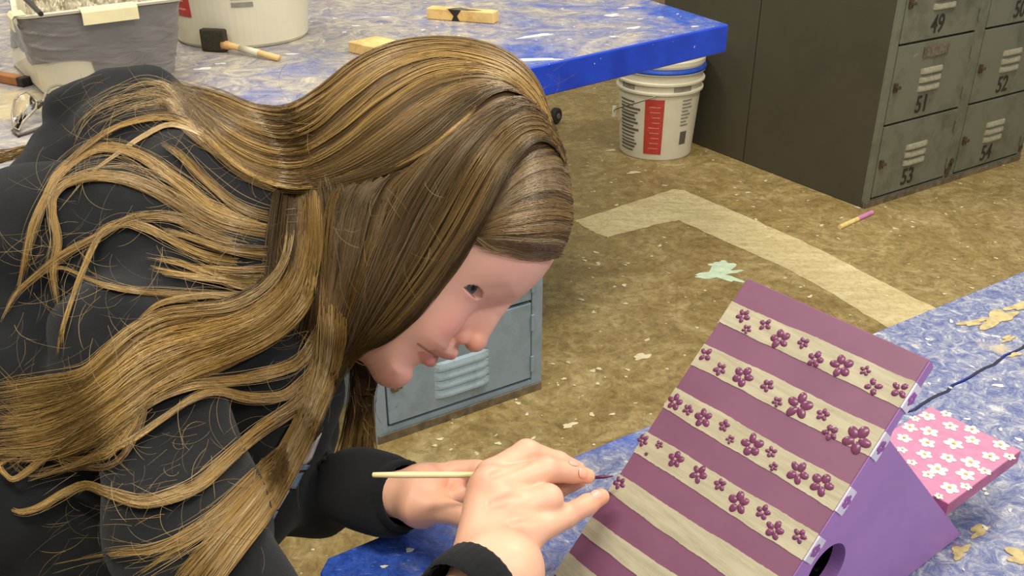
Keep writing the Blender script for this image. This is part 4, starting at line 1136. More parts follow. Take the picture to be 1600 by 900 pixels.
tag(person, 'person with long light brown hair in a black hoodie leaning over painting', 'person')

# --- hoodie
g = Grid((-1.02, .18, .40), (.04, 1.12, 1.06), .0055)
def W(x, y, d, r=0): return P(x, y, d), r * d / F
def HC(a, b, k): (pa, ra), (pb, rb) = W(*a), W(*b); g.add(g.cone(pa, pb, ra, rb), k)
HC((400, 400, .80, 95), (300, 400, .81, 140), .05)
HC((300, 400, .81, 140), (150, 420, .82, 160), .05)
HC((150, 420, .82, 155), (-120, 520, .84, 190), .05)
HC((360, 560, .79, 150), (250, 640, .79, 190), .05)
HC((250, 640, .79, 190), (-80, 720, .80, 240), .05)
HC((392, 590, .79, 120), (370, 700, .79, 118), .04)
HC((330, 760, .78, 120), (200, 800, .76, 200), .04)
hip = np.array([-.66, .62, .58]); g.add(g.cone(P(0, 700, .8), hip, .14, .15), .05)
# hood bunched behind the neck
HC((150, 165, .93, 42), (225, 150, .92, 52), .02)
HC((225, 150, .92, 50), (330, 205, .88, 55), .02)
HC((330, 205, .88, 55), (430, 300, .84, 70), .03)
HC((120, 195, .93, 40), (112, 245, .91, 42), .02)
HC((82, 236, .90, 34), (76, 292, .86, 36), .005)
HC((190, 215, .88, 60), (300, 290, .82, 80), .03)
HC((60, 330, .88, 70), (-90, 350, .90, 85), .04)
HC((210, 128, .92, 34), (185, 128, .925, 30), .012)
# near shoulder, upper arm and forearm (near arm rests beyond the lower edge)
HC((300, 470, .74, 90), (215, 550, .68, 95), .05)
HC((215, 550, .68, 95), (300, 820, .585, 108), .04)
HC((300, 820, .585, 108), (430, 1130, .470, 98), .03)
HC((430, 1130, .470, 98), (600, 1040, .528, 84), .02)
HC((600, 1040, .528, 82), (738, 928, .585, 68), .02)
# far arm
HC((470, 640, .93, 60), (455, 770, .86, 64), .03)
HC((455, 770, .86, 60), (560, 772, .80, 62), .02)
HC((560, 772, .80, 60), (628, 774, .765, 52), .01)
X, Y, Zz = g.X, g.Y, g.Z
# soft folds
wx = X + .03 * np.sin(Y * 17 + Zz * 9); wz = Zz + .03 * np.sin(X * 13 + 2) ; wy = Y + .02 * np.sin(Zz * 21)
fold = (.0045 * np.sin(wx * 34 + wz * 46 + 1.3) + .0036 * np.sin(wy * 58 - wz * 40 + wx * 20) + .0018 * np.sin(wx * 90 + wy * 70 + 3) * np.sin(wz * 60)).astype(np.float32)
g.F = g.F + fold
# open the cuffs
def cuff(ax0, ax1, r):
    (pa, _), (pb, _) = W(*ax0), W(*ax1); dd = nrm(pb - pa)
    pl_ = (X - pb[0]) * dd[0] + (Y - pb[1]) * dd[1] + (Zz - pb[2]) * dd[2]
    near_ = np.sqrt((X - pb[0]) ** 2 + (Y - pb[1]) ** 2 + (Zz - pb[2]) ** 2) - .085
    g.sub(np.maximum(-pl_, near_), .003)
    g.sub(g.cone(pb - dd * .03, pb + dd * .05, r, r), .003)
cuff((600, 1040, .528), (742, 924, .587), .0255)
cuff((560, 772, .80), (626, 774, .765), .0225)
Vc, Qc = surface_nets(g.F, g.lo, g.h)
FAB = NT_('black_fleece'); f1 = FAB.noise(900, 3, .7); f2 = FAB.noise(14, 5, .65)
FAB.color(FAB.ramp(f2, [(.3, srgb(17, 18, 20)), (.7, srgb(27, 29, 32))])); FAB.rough(.92); FAB.b.inputs['Sheen Weight'].default_value = .06; FAB.b.inputs['Sheen Roughness'].default_value = .5
FAB.b.inputs['Specular IOR Level'].default_value = .2
FAB.bump(FAB.mix(.5, f1, f2), .35, .004)
hood = npmesh('hoodie', Vc, Qc, FAB.m, person)
tag(hood, 'black hooded sweatshirt with pale printed letters')
for nm, a, b, r in (('sleeve_cuff', (716, 946, .576), (752, 916, .592), .0285), ('sleeve_cuff', (606, 773, .777), (632, 774, .763), .0268)):
    pa, pb = P(*a), P(*b); dd = nrm(pb - pa); u_ = nrm(np.cross(dd, (0, .3, 1))); v_ = np.cross(dd, u_)
    vs = []; n = 96; prof = [(0, -.001), (.1, .0012), (.5, .0018), (.93, .0012), (1.0, 0), (.97, -.0028), (.4, -.0036)]
    ln = np.linalg.norm(pb - pa) + .003
    for t_, o_ in prof:
        for i in range(n):
            th_ = 2 * math.pi * i / n; rib = .0006 * math.sin(i * math.pi)  # ribs come from the alternating radius
            rr_ = r + o_ + (.0005 if i % 3 == 0 else 0)
            vs.append(pa + dd * ln * t_ + (u_ * math.cos(th_) + v_ * math.sin(th_)) * rr_)
    obj(nm, vs, [(j * n + i, j * n + (i + 1) % n, (j + 1) * n + (i + 1) % n, (j + 1) * n + i) for j in range(len(prof) - 1) for i in range(n)], FAB.m, hood, smooth=True)
bvh_h = BVHTree.FromPolygons([tuple(p) for p in Vc], [tuple(q) for q in Qc.tolist()])
bvh_s = BVHTree.FromPolygons([tuple(p) for p in Vall], [tuple(q) for q in Qall.tolist()])
def cast(b, x, y):
    r = ray(x, y); n = np.linalg.norm(r)
    h = b.ray_cast(Vector(CAM), Vector(r / n), 5)
    return None if h[0] is None else h[3] / n
# printed letters down the chest
PRG = simple('pale_grey_print_ink', srgb(176, 168, 160), .7, var=.1)
PRB = simple('slate_blue_print_ink', srgb(96, 118, 136), .7, var=.1)
def decal(name, poly, mat, lift=.0012):
    n = 5; v = []; f = []
    P4 = [np.array(p, float) for p in poly]
    for j in range(n + 1):
        for i in range(n + 1):
            a, b = i / n, j / n; q = (P4[0] * (1 - a) + P4[1] * a) * (1 - b) + (P4[3] * (1 - a) + P4[2] * a) * b
            d = cast(bvh_h, *q); d = d if d and .70 < d < .95 else None
            v.append((q, d))
    ds = [d for _, d in v if d]; dm = np.median(ds) if ds else .78
    pts = [P(q[0], q[1], (d if d else dm) - lift) for q, d in v]
    f = [(j * (n + 1) + i, j * (n + 1) + i + 1, (j + 1) * (n + 1) + i + 1, (j + 1) * (n + 1) + i) for j in range(n) for i in range(n)]
    o = obj(name, pts, f, mat, hood, smooth=True); s = o.modifiers.new('s', 'SOLIDIFY'); s.thickness = .0008
for poly, mt in (([(452, 672), (478, 640), (470, 712), (440, 706)], PRG), ([(463, 722), (502, 676), (486, 718), (476, 726)], PRG), ([(456, 727), (484, 726), (480, 734), (452, 735)], PRB),
                 ([(456, 740), (474, 738), (462, 764), (448, 762)], PRB), ([(442, 768), (452, 766), (434, 796), (432, 794)], PRG), ([(428, 800), (434, 798), (424, 818), (418, 820)], PRB)):
    decal('printed_letter', poly, mt)

# --- trousers, shoes and stool, below the picture
g = Grid((-.98, .25, .10), (-.2, 1.05, .78), .010)
for sy in (-1, 1):
    hp_ = np.array([-.66, .66 + .10 * sy, .56]); kn_ = np.array([-.34, .62 + .12 * sy, .52]); an_ = np.array([-.40, .62 + .12 * sy, .12])
    g.add(g.cone(hp_, kn_, .095, .065), .03); g.add(g.cone(kn_, an_, .064, .045), .03)
g.add(g.cone((-.68, .57, .58), (-.68, .76, .58), .12, .12), .05)
Vt, Qt = surface_nets(g.F, g.lo, g.h)
npmesh('trousers', Vt, Qt, simple('dark_denim', srgb(34, 38, 50), .85), person)
for sy in (-1, 1):
    g = Grid((-.50, .50 + .12 * sy, -.01), (-.14, .74 + .12 * sy, .20), .006)
    y0 = .62 + .12 * sy
    g.add(g.cone((-.42, y0, .05), (-.22, y0, .038), .042, .036), .02); g.add(g.cone((-.41, y0, .05), (-.41, y0, .14), .045, .042), .02)
    g.sub(np.broadcast_to(g.Z - .002, g.F.shape), .003)
    Vq, Qq = surface_nets(g.F, g.lo, g.h)
    if len(Vq): npmesh('shoe', Vq, Qq, simple('dark_shoe', srgb(50, 50, 54), .7), person)
es = empty('stool', (-.68, .66, 0), 'low round stool with steel legs under the seated person', 'stool')
MB().lathe((-.68, .66, 0), [(0, .385), (.16, .385), (.17, .392), (.17, .405), (.16, .412), (0, .412)], 40).build('seat', simple('stool_wood', srgb(150, 108, 62), .5), es)
for k in range(4):
    a = math.pi / 4 + k * math.pi / 2
    MB().tube([(-.68 + .12 * math.cos(a), .66 + .12 * math.sin(a), .384), (-.68 + .17 * math.cos(a), .66 + .17 * math.sin(a), 0)], .012, 10).build('leg', STEEL, es)

# --- fingernails
NAIL = simple('fingernail', srgb(236, 170, 150), .2, var=.02)
def nail(x, y, d, r, axis_px, w):
    dd = cast(bvh_s, x, y)
    if dd is None: return
    c = P(x, y, dd); ax_ = nrm(P(x + axis_px[0], y + axis_px[1], d + axis_px[2]) - P(x, y, d))
    h = bvh_s.ray_cast(Vector(CAM), Vector(nrm(c - CAM)), 5); nn = np.array(h[1])
    if np.dot(nn, c - CAM) > 0: nn = -nn
    ax_ = nrm(ax_ - nn * np.dot(ax_, nn)); sd_ = np.cross(nn, ax_)
    R_, C2 = 7, 16; hz = lambda X_, Y_: .0013 - Y_ * Y_ / .011 - max(0, X_) ** 2 / .016
    vs = [c + nn * hz(0, 0)]
    for j in range(1, R_ + 1):
        for i in range(C2):
            t = 2 * math.pi * i / C2; q = j / R_; X_ = math.copysign(abs(math.cos(t)) ** .8, math.cos(t)) * r * q; Y_ = math.copysign(abs(math.sin(t)) ** .8, math.sin(t)) * w * q
            vs.append(c + ax_ * X_ + sd_ * Y_ + nn * (hz(X_, Y_) - (.0006 if j == R_ else 0)))
    fs = [(0, 1 + (i + 1) % C2, 1 + i) for i in range(C2)] + [(1 + (j - 1) * C2 + i, 1 + (j - 1) * C2 + (i + 1) % C2, 1 + j * C2 + (i + 1) % C2, 1 + j * C2 + i) for j in range(1, R_) for i in range(C2)]
    obj('fingernail', vs, fs, NAIL, person, smooth=True)
nail(912, 739, .68, .0052, (10, 2, .004), .0040)
nail(934, 771, .68, .0056, (10, -5, .004), .0042)
nail(897, 724, .70, .0046, (10, 3, .004), .0028)

# --- paint brush held in the near hand
b0 = P(583, 742, .688); b1 = P(752, 742, .694); b2 = P(930, 746, .7015); b3 = P(958, 744, .700)
eb_ = empty('paint_brush', (b1 + b2) / 2, 'thin paint brush with pale wooden handle held in the near hand', 'paintbrush')
MB().tube([b0 - (b1 - b0) * .01, b0, b0 * .7 + b1 * .3, b1, b1 * .6 + b2 * .4, b2 * .85 + b1 * .15], [.0008, .0019, .0024, .0023, .0021, .0017], 14).build('wooden_handle', simple('cream_lacquered_wood', srgb(236, 214, 160), .35, var=.04), eb_, smooth=True)
MB().tube([b2 * .85 + b1 * .15, b2], [.0019, .0012], 12).build('ferrule', simple('ferrule_metal', srgb(190, 186, 180), .25, .9), eb_, smooth=True)
MB().tube([b2, b2 * .5 + b3 * .5, b3], [.0012, .0014, .0004], 10).build('bristles', simple('plum_wet_bristles', srgb(90, 40, 70), .3), eb_, smooth=True)
# ================================================================ hair
# thin cap over the skull, under the strands
hairpoly = [(885, 402), (842, 396), (790, 390), (738, 378), (700, 430), (650, 492), (600, 530), (560, 548), (520, 540), (480, 500), (440, 430), (430, 300), (430, 160), (520, 90), (640, 50), (780, 60), (880, 170), (910, 300)]
G2 = Grid((450, 54, -174), (916, 566, 174), 3.0)
x2, y2 = np.meshgrid(G2.X[:, 0, 0], G2.Y[0, :, 0], indexing='ij')
hairhead = smooth_loop([(868, 398), (884, 360), (886, 300), (872, 220), (846, 150), (808, 104), (760, 76), (700, 68), (640, 72), (585, 92), (535, 128), (500, 175), (478, 240), (470, 320), (480, 400), (500, 470), (530, 520), (580, 560), (640, 520), (720, 430), (800, 400)], 3)
sdh = sd_poly(x2, y2, hairhead)
dep = np.clip((-sdh - 12) / 40, 0, 1); sdh = sdh * (1 - dep) + blur(sdh, 8) * dep
q = np.clip(np.abs(G2.Z) / 154, 0, 1)
g_ = 185 * (1 - np.sqrt(1 - q * q)) + np.maximum(0, np.abs(G2.Z) - 154) * 3
A = sdh[:, :, None] + g_
ws = 154 * np.sqrt(1 - (1 - np.clip(-sdh / 185, 0, 1)) ** 2)
gx_, gy_ = np.gradient(ws, 3.0)
B = (np.abs(G2.Z) - ws[:, :, None]) / np.sqrt(1 + np.minimum(gx_ ** 2 + gy_ ** 2, 9))[:, :, None]
mw = np.clip((q - .45) / .25, 0, 1); B = np.where(sdh[:, :, None] > -1, A, B)
A = A * (1 - mw) + B * mw
cut = sd_poly(x2, y2, hairpoly)[:, :, None] + 0 * G2.Z
ix = ((G2.X - G.lo[0]) / G.h).round().astype(int); iy = ((G2.Y - G.lo[1]) / G.h).round().astype(int); iz = ((G2.Z - G.lo[2]) / G.h).round().astype(int)
okx = (ix >= 0) & (ix < SKF.shape[0]) & (iy >= 0) & (iy < SKF.shape[1]) & (iz >= 0) & (iz < SKF.shape[2])
SO = SKF[np.clip(ix, 0, SKF.shape[0] - 1), np.clip(iy, 0, SKF.shape[1] - 1), np.clip(iz, 0, SKF.shape[2] - 1)] + np.where(okx, 0, 60)
A = smin(A, SO - 9, 8)
G2.F = smax(A, cut + 4, 6).astype(np.float32)
Vp, Qp = surface_nets(G2.F, G2.lo, G2.h); Qp = Qp[:, ::-1]
# the cap: near half thickened only; keep it off the face
Wp = head_to_world(Vp)
HM = NT_('light_brown_hair'); at = HM.new('ShaderNodeAttribute'); at.attribute_name = 'tone'
HM.color(at.outputs[0]); HM.rough(.38); HM.b.inputs['Specular IOR Level'].default_value = .55
HM.b.inputs['Specular Tint'].default_value = (1, .86, .62, 1)
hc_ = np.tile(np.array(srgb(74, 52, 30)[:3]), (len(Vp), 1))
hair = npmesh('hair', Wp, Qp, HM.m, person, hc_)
tag(hair, 'long light brown hair, golden towards the ends')
bvh_c = BVHTree.FromPolygons([tuple(p) for p in Wp], [tuple(q) for q in Qp.tolist()])
# depth of what the hair lies on, on a 5 px lattice
X0, Y0, ST = -260, -60, 5; NX, NY = 250, 230
DM = np.full((NX, NY), np.nan)
for i in range(NX):
    for j in range(NY):
        x, y = X0 + i * ST, Y0 + j * ST
        a = cast(bvh_c, x, y); b = cast(bvh_h, x, y)
        if 430 < x < 900 and y < 650:
            c = cast(bvh_s, x, y); a = min([v for v in (a, c) if v]) if (a or c) else None
        v = [t for t in (a, b) if t and t < 1.15]
        if v: DM[i, j] = min(v)
for it in range(60):
    nanm = np.isnan(DM)
    if not nanm.any(): break
    P_ = np.pad(DM, 1, constant_values=np.nan)
    st4 = np.stack([P_[:-2, 1:-1], P_[2:, 1:-1], P_[1:-1, :-2], P_[1:-1, 2:]])
    with np.errstate(all='ignore'):
        import warnings
        warnings.simplefilter('ignore'); m_ = np.nanmean(st4, 0)
    DM[nanm] = m_[nanm]
DM = np.where(np.isnan(DM), .85, DM)
DM = np.minimum(DM, blur(DM, 4)); DM = np.minimum(blur(DM, 1.2), DM + .004)
def dmap(x, y):
    u = np.clip((x - X0) / ST, 0, NX - 1.001); v = np.clip((y - Y0) / ST, 0, NY - 1.001)
    i = u.astype(int); j = v.astype(int); a = u - i; b = v - j
    return DM[i, j] * (1 - a) * (1 - b) + DM[i + 1, j] * a * (1 - b) + DM[i, j + 1] * (1 - a) * b + DM[i + 1, j + 1] * a * b
def spline(pts, n):
    p = np.array(pts, float); p = np.vstack([2 * p[0] - p[1], p, 2 * p[-1] - p[-2]]); m = len(pts) - 1
    t = np.linspace(0, m - 1e-6, n); i = t.astype(int); f = (t - i)[:, None]
    a, b, c, d = p[i], p[i + 1], p[i + 2], p[i + 3]
    return .5 * (2 * b + (c - a) * f + (2 * a - 5 * b + 4 * c - d) * f * f + (3 * b - a - 3 * c + d) * f ** 3)
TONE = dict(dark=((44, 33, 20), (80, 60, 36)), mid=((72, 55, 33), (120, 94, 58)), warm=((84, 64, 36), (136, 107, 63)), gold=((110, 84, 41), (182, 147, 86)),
            ash=((84, 68, 50), (124, 104, 78)), pale=((128, 104, 68), (190, 164, 118)))
def lin(c): return np.array(srgb(*c)[:3])
SV, SQ, SC = [], [], []; nv = 0
def strands(pts, wd, n, tone, lift=.003, th=.45, rad=.55, clump=0.0, wave=1.0, seg=None, t0j=.08, t1j=.16, fray=.0, depth=None, tone2=None, layer=0.0):
    """one lock: n strands following the drawn line, wd = half widths in pixels along it"""
    global nv
    L_ = np.sum(np.linalg.norm(np.diff(np.array(pts, float), axis=0), axis=1))
    m = seg or int(min(44, max(10, L_ / 14)))
    base = spline(pts, 96)
    tang = np.gradient(base, axis=0); tang /= np.linalg.norm(tang, axis=1)[:, None] + 1e-9
    nor = np.stack([-tang[:, 1], tang[:, 0]], 1)
    wv = np.interp(np.linspace(0, 1, 96), np.linspace(0, 1, len(wd)), wd)
    s = RNG.uniform(-1, 1, n); s = np.sign(s) * np.abs(s) ** .9
    t0 = RNG.uniform(0, max(t0j, 1e-6), n); t1 = 1 - RNG.uniform(0, max(t1j, 1e-6), n) ** 1.0
    # sub-clumps
    nc = max(2, int(n / 9)); cc = RNG.uniform(-1, 1, nc); ci = RNG.integers(0, nc, n)
    T = t0[:, None] + (t1 - t0)[:, None] * np.linspace(0, 1, m)[None, :]
    idx = T * 95; i0 = np.clip(idx.astype(int), 0, 94); fr = idx - i0
    bp_ = base[i0] * (1 - fr[..., None]) + base[i0 + 1] * fr[..., None]
    nn = nor[i0] * (1 - fr[..., None]) + nor[i0 + 1] * fr[..., None]
    ww = (wv[i0] * (1 - fr) + wv[i0 + 1] * fr) * np.clip(T * 7 + .35, 0, 1)
    cl = clump * np.clip(T * 1.5, 0, 1)
    off_ = s[:, None] * (1 - cl) + cc[ci][:, None] * cl
    ph = RNG.uniform(0, 6.28, (n, 1)); fq = RNG.uniform(.6, 1.6, (n, 1)); fqc = RNG.uniform(.5, 1.3, nc)[ci][:, None]; phc = RNG.uniform(0, 6.28, nc)[ci][:, None]
    wob_ = wave * .75 * (1.6 * np.sin(T * L_ / 60 * fqc + phc) + .7 * np.sin(T * L_ / 34 * fq + ph) + .2 * np.sin(T * L_ / 14 * fq + 2 * ph))
    fl_ = fray * RNG.normal(0, 1, (n, 1)) * T ** 2 * 14
    xy = bp_ + nn * (off_ * ww + wob_ + fl_)[..., None]
    u01 = RNG.uniform(0, 1, (n, 1))
    hgt = np.sqrt(np.clip(1 - np.clip(off_, -1, 1) ** 2, 0, 1)) * ww * th * (.25 + .75 * u01)
    if depth is None:
        d = dmap(xy[..., 0], xy[..., 1])
        k = np.ones(5) / 5; dp = np.pad(d, ((0, 0), (2, 2)), 'edge'); ds = sum(dp[:, i:i + m] for i in range(5)) / 5; d = np.minimum(d, ds)
    else:
        dd = np.interp(T.ravel(), np.linspace(0, 1, len(depth)), depth).reshape(T.shape); d = dd
    if hasattr(lift, '__len__'): lift = np.interp(T, np.linspace(0, 1, len(lift)), lift)
    d = d - lift - layer - hgt * d / F
    a = (xy[..., 0] - 800) / F; b = (450 - xy[..., 1]) / F
    Pw = CAM + np.stack([a * d, (ct + b * st) * d, (-st + b * ct) * d], -1)
    tn = np.gradient(Pw, axis=1); tn /= np.linalg.norm(tn, axis=2)[..., None] + 1e-12
    ref = np.array([.31, .45, .83]); e1__ = np.cross(tn, ref); e1__ /= np.linalg.norm(e1__, axis=2)[..., None] + 1e-9; e2__ = np.cross(tn, e1__)
    taper = np.clip(np.minimum(1, (1 - np.linspace(0, 1, m)) * 4 + .25), 0, 1)[None, :]
    rr = (rad * RNG.uniform(.7, 1.25, (n, 1)) * .78 / F) * taper
    ang_ = [0, 2.094, 4.189]
    V3 = np.stack([Pw + rr[..., None] * (math.cos(q_) * e1__ + math.sin(q_) * e2__) for q_ in ang_], 2)   # n,m,3,3
    V3 = V3.reshape(-1, 3)
    sid = (np.arange(n)[:, None, None] * m + np.arange(m - 1)[None, :, None]) * 3
    kk = np.arange(3)[None, None, :]; k2 = (kk + 1) % 3
    Qs = np.stack([sid + kk, sid + k2, sid + 3 + k2, sid + 3 + kk], -1).reshape(-1, 4) + nv
    c0_, c1_ = lin(TONE[tone][0]), lin(TONE[tone][1])
    mixr = np.clip(.55 * RNG.uniform(0, 1, (n, 1)) + .45 * RNG.uniform(0, 1, nc)[ci][:, None], 0, 1)
    ca_ = c0_[None, None] * (1 - mixr[..., None]) + c1_[None, None] * mixr[..., None]
    ca_ = np.repeat(ca_, m, 1)
    if tone2:
        d0, d1 = lin(TONE[tone2][0]), lin(TONE[tone2][1]); cb_ = d0[None, None] * (1 - mixr[..., None]) + d1[None, None] * mixr[..., None]
        ft = np.clip((T - .25) / .6, 0, 1)[..., None]; ca_ = ca_ * (1 - ft) + cb_ * ft
    SV.append(V3.astype(np.float32)); SQ.append(Qs.astype(np.int32)); SC.append(np.repeat(ca_.reshape(-1, 3), 3, 0).astype(np.float32)); nv += len(V3)

def jit(pts, a): return [(x + random.uniform(-a, a), y + random.uniform(-a, a)) for x, y in pts]
def between(A_, B_, t): 
    a = spline(A_, 12); b = spline(B_, 12); return [tuple(p) for p in (a * (1 - t) + b * t)]
def sheet(rows, per, wd, n, tones, lay=.0035, **kw):
    """locks laid side by side between successive drawn lines"""
    for i in range(len(rows) - 1):
        for k in range(per):
            t = (k + random.uniform(.2, .8)) / per
            strands(between(rows[i], rows[i + 1], t), wd, n, random.choice(tones), layer=random.uniform(0, lay), **kw)

# ---- A: over the crown, sweeping back and round to the shoulder
A = [[(862, 190), (838, 132), (800, 92), (750, 70), (690, 62), (620, 69), (560, 94), (500, 138), (450, 166), (400, 164), (340, 142), (262, 124)],
     [(862, 192), (836, 142), (795, 104), (740, 84), (680, 78), (610, 96), (545, 140), (490, 188), (440, 204), (385, 190), (325, 158), (268, 128)],
     [(858, 188), (832, 146), (790, 114), (730, 100), (665, 108), (595, 148), (535, 200), (480, 236), (430, 240), (372, 218), (318, 178), (272, 134)],
     [(850, 176), (822, 144), (780, 122), (718, 122), (655, 146), (590, 194), (530, 240), (476, 264), (424, 262), (368, 238), (318, 194), (278, 148)],
     [(838, 160), (812, 138), (770, 132), (716, 150), (660, 190), (600, 232), (540, 264), (480, 280), (424, 276), (370, 252), (322, 208), (284, 156)],
     [(826, 142), (800, 132), (764, 142), (716, 180), (668, 224), (612, 258), (550, 280), (486, 292), (426, 288), (370, 262), (325, 220), (290, 166)]]
sheet(A, 7, (5, 11, 12, 11, 9), 60, ['mid', 'mid', 'mid', 'warm', 'mid', 'dark'], clump=.5, tone2='warm', lift=.001, t1j=.25, t0j=.10)
sheet(A[:4], 2, (5, 10, 11, 10, 8), 26, ['warm', 'gold'], clump=.85, tone2='gold', lift=.0045, t1j=.3)
# pale band running from the crown over the ear to the back
for k in range(3):
    strands(jit([(812, 133), (782, 130), (757, 143), (732, 172), (707, 200), (675, 225), (625, 252), (550, 275), (490, 290), (436, 288), (384, 264), (340, 228), (300, 192), (255, 180), (190, 193), (140, 222), (88, 275), (52, 365), (30, 455)], 3), (4, 6, 7, 7, 7, 6, 4, 2), 34, ('gold', 'warm', 'gold')[k], lift=(.001, .004, .005, .006, .006), clump=.6, t1j=.4, t0j=.16, th=.3)
strands([(440, 285), (396, 268), (350, 232), (312, 206), (266, 194), (224, 212), (186, 238), (140, 272), (90, 330)], (5, 5, 4, 2), 50, 'pale', clump=.6, lift=.004, t1j=.3)
# fibres over the hood
for k in range(9):
    y0 = 126 + k * 5
    strands(jit([(300 - k * 2, y0 + 30), (262, y0 + 4), (225, y0 + 2), (180, y0 + 14), (140, y0 + 40), (112, y0 + 80)], 6), (3, 7, 12, 18), 7, 'pale', rad=.36, wave=2.4, lift=.004, t1j=.6, fray=.6)
for k in range(8):
    strands(jit([(424, 284), (378, 256 + k), (326, 206 + k * 3), (286, 160 + k * 5), (260, 132 + k * 5), (236, 126 + k * 7)], 3), (3, 6, 6, 4, 3), 18, random.choice(['gold', 'pale', 'warm']), clump=.4, lift=.003)

# ---- F: curtain from the crown down past the ear
Fr = [[(886, 262), (872, 226), (842, 214), (806, 240), (776, 292), (742, 356), (700, 420), (650, 486), (604, 528), (556, 549)],
      [(878, 226), (850, 196), (816, 198), (778, 232), (742, 292), (706, 358), (664, 424), (616, 486), (574, 530), (540, 580)],
      [(868, 200), (838, 172), (800, 178), (756, 218), (716, 276), (680, 342), (644, 410), (604, 476), (564, 532), (526, 600)],
      [(852, 178), (820, 160), (776, 174), (728, 218), (684, 276), (648, 340), (618, 408), (586, 474), (552, 536), (514, 620)],
      [(836, 160), (800, 156), (750, 182), (700, 228), (654, 284), (620, 344), (594, 408), (566, 474), (536, 544), (502, 640)],
      [(800, 160), (756, 186), (704, 226), (650, 264), (614, 306), (590, 352), (568, 408), (546, 470), (522, 548), (494, 654)]]
sheet(Fr, 7, (4, 8, 11, 12, 12, 10, 7), 56, ['mid', 'dark', 'mid', 'mid', 'dark', 'mid'], clump=.45, lift=.0035, th=.25, t1j=.12, t0j=.12)
sheet(Fr[:3], 3, (3, 6, 8, 8, 8, 6, 5), 16, ['warm', 'mid', 'gold'], clump=.85, lift=.006, th=.25, t1j=.2, t0j=.1)
sheet(Fr[2:], 2, (3, 6, 8, 8, 8, 6, 5), 12, ['ash', 'warm'], clump=.9, lift=.006, th=.25, t1j=.2, t0j=.2, rad=.45)
# curtain's own face edge, thick
for k in range(4):
    strands(jit([(800, 262), (770, 305), (742, 362), (704, 424), (656, 486), (606, 528), (560, 547)], 3), (4, 6, 7, 8, 8, 6), 50, random.choice(['dark', 'mid']), clump=.4, lift=.005, th=.3, t1j=.05)
# ---- G: fringe drawn across the forehead
Gr = [[(884, 236), (862, 228), (834, 236), (806, 262), (786, 296)], [(892, 280), (866, 268), (832, 276), (800, 294), (772, 322)], [(896, 315), (866, 306), (830, 310), (794, 322), (758, 342)],
      [(897, 345), (866, 340), (828, 344), (790, 350), (748, 360)], [(889, 374), (862, 372), (824, 374), (784, 372), (742, 370)], [(872, 402), (852, 399), (822, 397), (784, 390), (738, 380)]]
sheet(Gr, 7, (3, 6, 7, 7, 5), 44, ['mid', 'ash', 'dark', 'mid', 'ash'], clump=.5, lift=.001, th=.08, t1j=.1, t0j=.05, lay=.0012)
for k in range(7):
    strands(jit([(882, 396), (852, 402), (820, 400), (784, 392), (744, 384)], 4), (2, 5, 6, 3), 7, 'ash', rad=.32, wave=1.6, lift=.0025, t1j=.3)
strands([(735, 366), (752, 378), (772, 392), (800, 396)], (2, 3, 5, 4), 10, 'pale', rad=.3, lift=.003)
# front and behind the ear
Er = [[(655, 262), (628, 300), (610, 350), (592, 410), (574, 470), (548, 540), (516, 620), (486, 690), (452, 770)],
      [(640, 262), (600, 300), (582, 350), (566, 410), (546, 470), (524, 540), (500, 620), (472, 700), (434, 790)],
      [(600, 276), (574, 306), (560, 350), (546, 410), (530, 470), (512, 540), (492, 620), (464, 704), (420, 800)],
      [(560, 284), (540, 312), (530, 360), (522, 410), (514, 470), (502, 540), (484, 620), (454, 704), (404, 800)],
      [(520, 294), (512, 320), (508, 360), (506, 410), (504, 470), (496, 540), (478, 620), (446, 700), (388, 800)]]
sheet(Er, 6, (6, 9, 10, 10, 9, 9), 40, ['ash', 'mid', 'dark', 'warm', 'ash'], clump=.5, lift=.003, th=.35, t1j=.25, tone2='warm')
for k in range(5):
    strands(jit([(612, 290), (598, 320), (592, 360), (580, 420), (560, 490), (540, 560)], 5), (2, 4, 5, 5), 12, 'ash', clump=.7, lift=.007, rad=.45)

# ---- D: the broad lock swinging down and left
Dr = [[(466, 284), (452, 330), (440, 400), (410, 444), (360, 474), (300, 484), (250, 492), (206, 516), (168, 548), (130, 580), (60, 590), (-20, 602)],
      [(476, 284), (470, 325), (462, 400), (436, 452), (384, 490), (320, 508), (262, 522), (214, 544), (170, 580), (120, 616), (60, 640), (-20, 655)],
      [(486, 284), (484, 320), (480, 400), (458, 462), (410, 506), (344, 532), (280, 552), (226, 580), (176, 620), (124, 656), (60, 680), (-20, 690)],
      [(496, 284), (496, 320), (496, 400), (480, 468), (434, 520), (368, 556), (302, 584), (246, 616), (194, 652), (140, 688), (70, 712), (-20, 715)]]
sheet(Dr, 9, (8, 10, 13, 14, 14, 14, 14), 66, ['mid', 'warm', 'dark', 'mid', 'gold', 'dark'], clump=.5, lift=(.0, .003, .004, .004, .004), th=.5, tone2='gold', t1j=.3, t0j=.05, wave=1.6)
sheet(Dr, 3, (6, 8, 10, 12, 14, 16, 16), 20, ['gold', 'pale'], clump=.9, lift=(.0, .006, .009, .009, .009), th=.4, tone2='gold', t1j=.35, wave=2.4, fray=.2)
sheet([[(505, 420), (506, 480), (500, 540), (490, 600), (470, 680)], [(540, 430), (536, 490), (524, 550), (508, 600), (482, 680)]], 5, (8, 9, 9, 8), 36, ['dark', 'mid', 'ash'], lift=.002)
